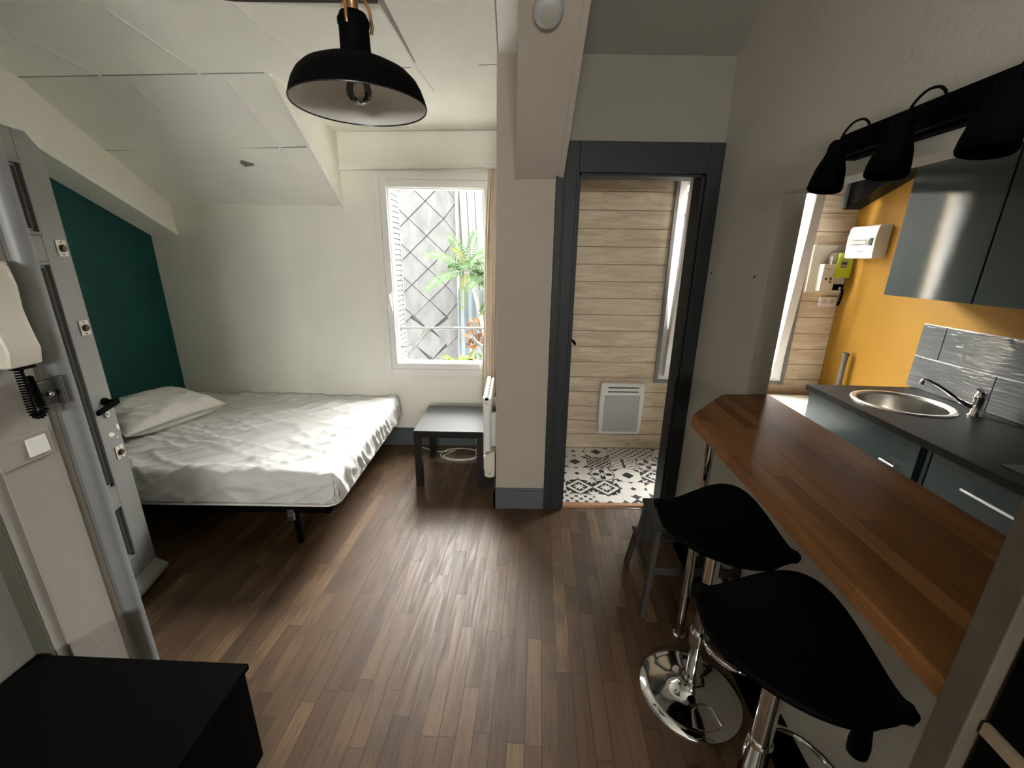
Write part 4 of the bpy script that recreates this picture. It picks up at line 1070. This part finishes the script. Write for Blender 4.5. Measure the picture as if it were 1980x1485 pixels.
for k in range(N_+1):
    t = k/N_; p = upath(t); d = (upath(min(1, t+.002))-upath(max(0, t-.002))).normalized(); x = d.orthogonal().normalized()
    x = Vector((1, 0, 0)); x = (x-d*x.dot(d)).normalized(); y = d.cross(x); a = 2*PI*t*40
    pts.append(p + (x*math.cos(a)+y*math.sin(a))*.0085)
b = MB(); b.tube(pts, .0026, 6); b.build('coiled_cord', M['black'], ic, smooth=180)
sw = thing('light_switch', 'square light switch with a white rocker below the intercom on the near wall', 'switch', (-1.4425, 1.143, 1.078))
b = MB(); b.box(0, .010, -.100, .043, -.043, .043); b.build('plate', M['wall_near'], sw, bevel=.004, smooth=0)
b = MB(); b.hexa([(.010, -.028, -.028), (.010, .028, -.028), (.010, .028, .028), (.010, -.028, .028), (.0165, -.027, -.027), (.0165, .027, -.027), (.013, .027, .027), (.013, -.027, .027)]); b.build('rocker', M['white'], sw, bevel=.002, smooth=0)

# ------------------------------------------------------------------ black low cabinet in the near left corner
lc = thing('low_cabinet', 'low black cabinet in the near left corner against the pale wall', 'cabinet', (-1.485, 1.0, 0), math.radians(-1.8))
b = MB(); b.box(0, .68, -.62, 0, .405, .425); b.build('top', M['black'], lc, bevel=.002, smooth=0)
b = MB(); b.box(.008, .672, -.60, -.012, .04, .405); b.build('body', M['black'], lc, smooth=0)
b = MB(); b.box(.01, .67, -.618, -.602, .045, .40); b.build('front_panel', M['black'], lc, bevel=.002, smooth=0)
for x in (.05, .60):
    for y in (-.55, -.08):
        b = MB(); b.box(x, x+.03, y, y+.03, 0, .04); b.build('foot', M['black'], lc, smooth=0)

# ------------------------------------------------------------------ outside
g = MB(); g.box(-14, 16, 3.8, 18, -3.1, -3.0)
struct(g.build('ground', M['ground'], smooth=0))
nb = thing('neighbouring_roof', 'steep neighbouring roof clad in diamond zinc shingles beyond the windows', 'roof', (0, 6.0, 0))
def shingles(x0, x1, z0, z1, messy):
    b = MB(); DW, DH = .475, .435; r = random.Random(3)
    jn = 0; z = z0
    while z < z1+DH:
        off = 0 if jn % 2 == 0 else DW/2
        k0 = int(math.floor((x0-off)/DW))-1
        x = k0*DW+off
        while x < x1+DW:
            wx, hz = DW/2-.0065, DH/2-.0055
            tilt = 0.; dx = 0; dz = 0
            if messy and z < .88 and -1.7 < x < -.9: tilt = r.uniform(-.20, .20); dx = r.uniform(-.03, .03); dz = r.uniform(-.03, .03)
            P = []
            for (ax, az, d) in ((0, -hz, -.022), (wx, 0, -.012), (0, hz, -.004), (-wx, 0, -.012)):
                X = x+dx+ax*math.cos(tilt)-az*math.sin(tilt); Z = z+dz+ax*math.sin(tilt)+az*math.cos(tilt)
                P.append((min(max(X, x0), x1), d, Z))
            if P[1][0]-P[3][0] > .05: b.add(P+[(p[0], .01, p[2]) for p in P], [(0, 1, 2, 3), (4, 7, 6, 5), (0, 4, 5, 1), (1, 5, 6, 2), (2, 6, 7, 3), (3, 7, 4, 0)])
            x += DW
        z += DH/2; jn += 1
    return b
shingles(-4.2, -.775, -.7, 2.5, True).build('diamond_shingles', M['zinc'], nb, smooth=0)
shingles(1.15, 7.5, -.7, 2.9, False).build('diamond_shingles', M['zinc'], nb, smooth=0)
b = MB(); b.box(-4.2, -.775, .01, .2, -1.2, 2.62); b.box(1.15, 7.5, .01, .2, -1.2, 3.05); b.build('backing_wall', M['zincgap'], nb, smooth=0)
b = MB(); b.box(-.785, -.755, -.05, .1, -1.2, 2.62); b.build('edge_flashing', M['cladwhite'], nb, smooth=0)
b = MB(); b.box(-.755, 1.15, .08, .2, -1.2, 2.62)
k = -.70
b.build('metal_cladding', M['cladwhite'], nb, smooth=0)
b = MB()
while k < 1.15:
    b.hexa([(k+.10, .067, -1.2), (k+.108, .067, -1.2), (k+.108, .081, -1.2), (k+.10, .081, -1.2), (k-.06, .067, 2.62), (k-.052, .067, 2.62), (k-.052, .081, 2.62), (k-.06, .081, 2.62)]); k += .105
b.build('standing_seams', M['zincgap'], nb, smooth=0)
cb = MB(); pr_ = []
for k in range(25): pr_.append((-.745+.026*k, -.02+.012*math.sin(k*PI/2)))
pr_ += [(x, y+.01) for x, y in reversed(pr_)]
cb.prism(pr_, -1.2, 1.22, 'z'); 
tag(cb.build('corrugated_sheet', M['cladblue'], loc=(0, 5.75, 0), smooth=0), 'pale blue corrugated sheet standing behind the tree outside the window', 'sheet')

def leaflet(b, p, d, n, L, w, mi=0):
    d = d.normalized(); s = d.cross(n).normalized()*w; up = n.normalized()
    q = [p, p+d*L*.35+s+up*.004, p+d*L, p+d*L*.35-s+up*.004, p+d*L*.5-up*.006]
    b.add(q, [(0, 1, 4), (1, 2, 4), (2, 3, 4), (3, 0, 4)], mi)
def frond(mat, base, tip, sag, nl, L):
    b = MB(); base, tip = Vector(base), Vector(tip); pts = []
    for k in range(13):
        t = k/12; p = base.lerp(tip, t); p.z += sag*(4*t*(1-t))*.5; pts.append(p)
    b.tube(pts, [.006-.004*k/12 for k in range(13)], 5, mi=1)
    for k in range(nl):
        t = .16+.82*k/(nl-1); i = min(11, int(t*12)); p = pts[i].lerp(pts[i+1], t*12-i); d = (pts[i+1]-pts[i]).normalized()
        s = d.cross(Vector((0, -.75, .66))).normalized()
        ll = L*(1-.45*abs(t-.45))
        for sg in (1, -1): leaflet(b, p, s*sg+d*.45+Vector((0, -.1, -.25)), Vector((0, -.6, .8)), ll*random.uniform(.85, 1.1), ll*.17)
    leaflet(b, pts[-1], pts[-1]-pts[-2], Vector((0, -.6, .8)), L*.8, L*.14)
    return b
TY = 5.25
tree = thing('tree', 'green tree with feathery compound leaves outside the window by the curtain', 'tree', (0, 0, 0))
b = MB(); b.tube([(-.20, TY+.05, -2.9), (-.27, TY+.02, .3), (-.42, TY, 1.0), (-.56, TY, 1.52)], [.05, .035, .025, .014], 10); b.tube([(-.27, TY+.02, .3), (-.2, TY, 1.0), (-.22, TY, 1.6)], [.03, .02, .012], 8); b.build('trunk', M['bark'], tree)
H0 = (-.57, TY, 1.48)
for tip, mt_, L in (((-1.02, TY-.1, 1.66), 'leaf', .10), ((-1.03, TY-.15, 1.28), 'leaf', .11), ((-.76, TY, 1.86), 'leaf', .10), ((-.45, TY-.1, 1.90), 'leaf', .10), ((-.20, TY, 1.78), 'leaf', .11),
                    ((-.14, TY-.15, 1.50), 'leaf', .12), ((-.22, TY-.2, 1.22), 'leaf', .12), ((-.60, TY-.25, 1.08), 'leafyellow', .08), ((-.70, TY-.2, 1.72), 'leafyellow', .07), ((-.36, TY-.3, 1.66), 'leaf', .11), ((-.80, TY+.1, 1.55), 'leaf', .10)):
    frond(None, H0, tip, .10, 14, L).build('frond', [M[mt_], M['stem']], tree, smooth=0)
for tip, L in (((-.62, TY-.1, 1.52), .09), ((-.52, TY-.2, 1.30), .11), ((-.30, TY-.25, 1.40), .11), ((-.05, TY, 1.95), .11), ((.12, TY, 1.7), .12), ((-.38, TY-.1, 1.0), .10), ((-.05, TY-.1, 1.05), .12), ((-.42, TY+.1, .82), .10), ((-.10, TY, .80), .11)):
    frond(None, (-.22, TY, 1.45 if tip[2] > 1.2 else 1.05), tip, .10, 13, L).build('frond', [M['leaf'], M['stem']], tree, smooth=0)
def bush(name, lab, mat, c, r, n, L):
    o = thing(name, lab, 'plant', (c[0], c[1], -3.0)); b = MB(); f = MB(); rnd = random.Random(int(abs(c[0])*1000))
    for k in range(n):
        a = rnd.uniform(0, 2*PI); q = Vector((math.cos(a)*rnd.random()**.5*r, rnd.uniform(-.5, .5)*r, rnd.uniform(-.8, 1)*r)); d = Vector((rnd.uniform(-1, 1), rnd.uniform(-1, .2), rnd.uniform(-.6, .8)))
        leaflet(f, q+Vector((0, 0, c[2]+3)), d, Vector((0, -.7, .7)), L, L*.28)
    for k in range(6): b.tube([(rnd.uniform(-.05, .05), 0, 0), (rnd.uniform(-r, r)*.3, 0, c[2]+3-.3), (rnd.uniform(-r, r)*.7, rnd.uniform(-r, r)*.3, c[2]+3+rnd.uniform(-.5, .6)*r)], [.012, .008, .004], 6)
    b.build('stems', M['stem'], o); lv = f.build('leaves', M[mat], o, smooth=0); lv['kind'] = 'stuff'
bush('rusty_shrub', 'rust orange shrub behind the window railing', 'leafrust', (-.42, 5.45, .66), .20, 150, .09)
bush('yellow_plant', 'bright yellow green plant below the rusty shrub outside the window', 'leafyellow', (-.60, 4.75, .36), .15, 60, .13)
bush('green_shrub', 'green leafy shrub low behind the window railing', 'leaf', (-.27, 4.98, .30), .17, 110, .10)

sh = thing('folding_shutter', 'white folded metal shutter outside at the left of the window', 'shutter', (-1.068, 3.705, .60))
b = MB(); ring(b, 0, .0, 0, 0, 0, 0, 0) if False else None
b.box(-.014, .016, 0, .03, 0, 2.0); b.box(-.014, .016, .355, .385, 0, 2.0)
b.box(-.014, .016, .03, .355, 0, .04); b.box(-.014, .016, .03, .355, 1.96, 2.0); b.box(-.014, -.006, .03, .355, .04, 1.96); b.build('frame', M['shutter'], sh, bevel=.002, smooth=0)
b = MB()
for k in range(42):
    z = .05+k*.0455; b.hexa([(-.010, .03, z), (.013, .03, z+.004), (.013, .355, z+.004), (-.010, .355, z), (-.010, .03, z+.040), (.008, .03, z+.042), (.008, .355, z+.042), (-.010, .355, z+.040)])
b.build('slats', M['shutter'], sh, smooth=0)
rg = thing('window_railing', 'white iron window guard rail with curved scrolls', 'railing', (-.60, 3.78, 0))
b = MB(); b.tube([(-.455, 0, 1.012), (.455, 0, 1.022)], .011, 10); b.build('top_rail', M['iron'], rg)
b = MB(); b.tube([(-.455, 0, .70), (.455, 0, .70)], .008, 10); b.build('bottom_rail', M['iron'], rg)
for sx, cxx in ((1, -.445), (-1, .445)):
    pts = [(cxx+sx*.235*math.sin(math.radians(a)), 0, 1.02-.185*math.sin(0) - (.0 if a > 89 else .0) - .185*math.cos(math.radians(a))) for a in range(0, 91, 6)]
    b = MB(); b.tube(pts, .008, 8); b.build('scroll', M['iron'], rg)
for x in (-.45, .45):
    b = MB(); b.tube([(x, 0, .70), (x, 0, 1.015)], .008, 8); b.build('upright', M['iron'], rg)

# ------------------------------------------------------------------ light: overcast sky through the two windows and the added rear fill window
wld = bpy.data.worlds.new('overcast_sky'); SC.world = wld; wld.use_nodes = True
nt = wld.node_tree; bg = nt.nodes['Background']
tc = nt.nodes.new('ShaderNodeTexCoord'); sp = nt.nodes.new('ShaderNodeSeparateXYZ'); rp = nt.nodes.new('ShaderNodeValToRGB')
nt.links.new(tc.outputs['Generated'], sp.inputs[0]); nt.links.new(sp.outputs[2], rp.inputs[0])
rp.color_ramp.elements[0].position = .0; rp.color_ramp.elements[0].color = (.78, .76, .72, 1)
rp.color_ramp.elements[1].position = .9; rp.color_ramp.elements[1].color = (1.0, .975, .925, 1)
nt.links.new(rp.outputs[0], bg.inputs[0]); bg.inputs[1].default_value = 1.6
for nm, x0, x1, z0, z1, y in (('window_portal', -1.03, -.17, .72, 2.19, YB+.22), ('corridor_portal', W2[0]+.05, W2[1]-.05, W2[2]+.05, W2[3]-.05, YP+.19), ('rear_fill_portal', W3[0], W3[1], W3[2], W3[3], YR-.14)):
    la = bpy.data.lights.new(nm, 'AREA'); la.shape = 'RECTANGLE'; la.size = x1-x0; la.size_y = z1-z0; la.cycles.is_portal = True
    o = bpy.data.objects.new(nm, la); COL.objects.link(o); o.location = ((x0+x1)/2, y, (z0+z1)/2); o.rotation_euler = (-PI/2 if y > 0 else PI/2, 0, 0)

# ------------------------------------------------------------------ camera
F, P, R = 804., math.radians(16.9), math.radians(.8)
cam = bpy.data.cameras.new('camera'); co = bpy.data.objects.new('camera', cam); COL.objects.link(co)
cam.sensor_fit = 'HORIZONTAL'; cam.sensor_width = 36; cam.lens = F/1980*36; cam.clip_start = .02
fw = Vector((0, math.cos(P), -math.sin(P))); r0 = Vector((1, 0, 0)); u0 = r0.cross(fw)
rt = r0*math.cos(R)+u0*math.sin(R); up = -r0*math.sin(R)+u0*math.cos(R)
co.matrix_world = Matrix(((rt.x, up.x, -fw.x, 0), (rt.y, up.y, -fw.y, 0), (rt.z, up.z, -fw.z, 1.64), (0, 0, 0, 1)))
SC.camera = co
SC.view_settings.view_transform = 'Standard'; SC.view_settings.look = 'None'; SC.view_settings.gamma = 1
SC.view_settings.use_curve_mapping = False; SC.view_settings.exposure = 5.9
SC.cycles.max_bounces = 14; SC.cycles.diffuse_bounces = 14; SC.cycles.glossy_bounces = 5; SC.cycles.transparent_max_bounces = 16
SC.cycles.use_denoising = True
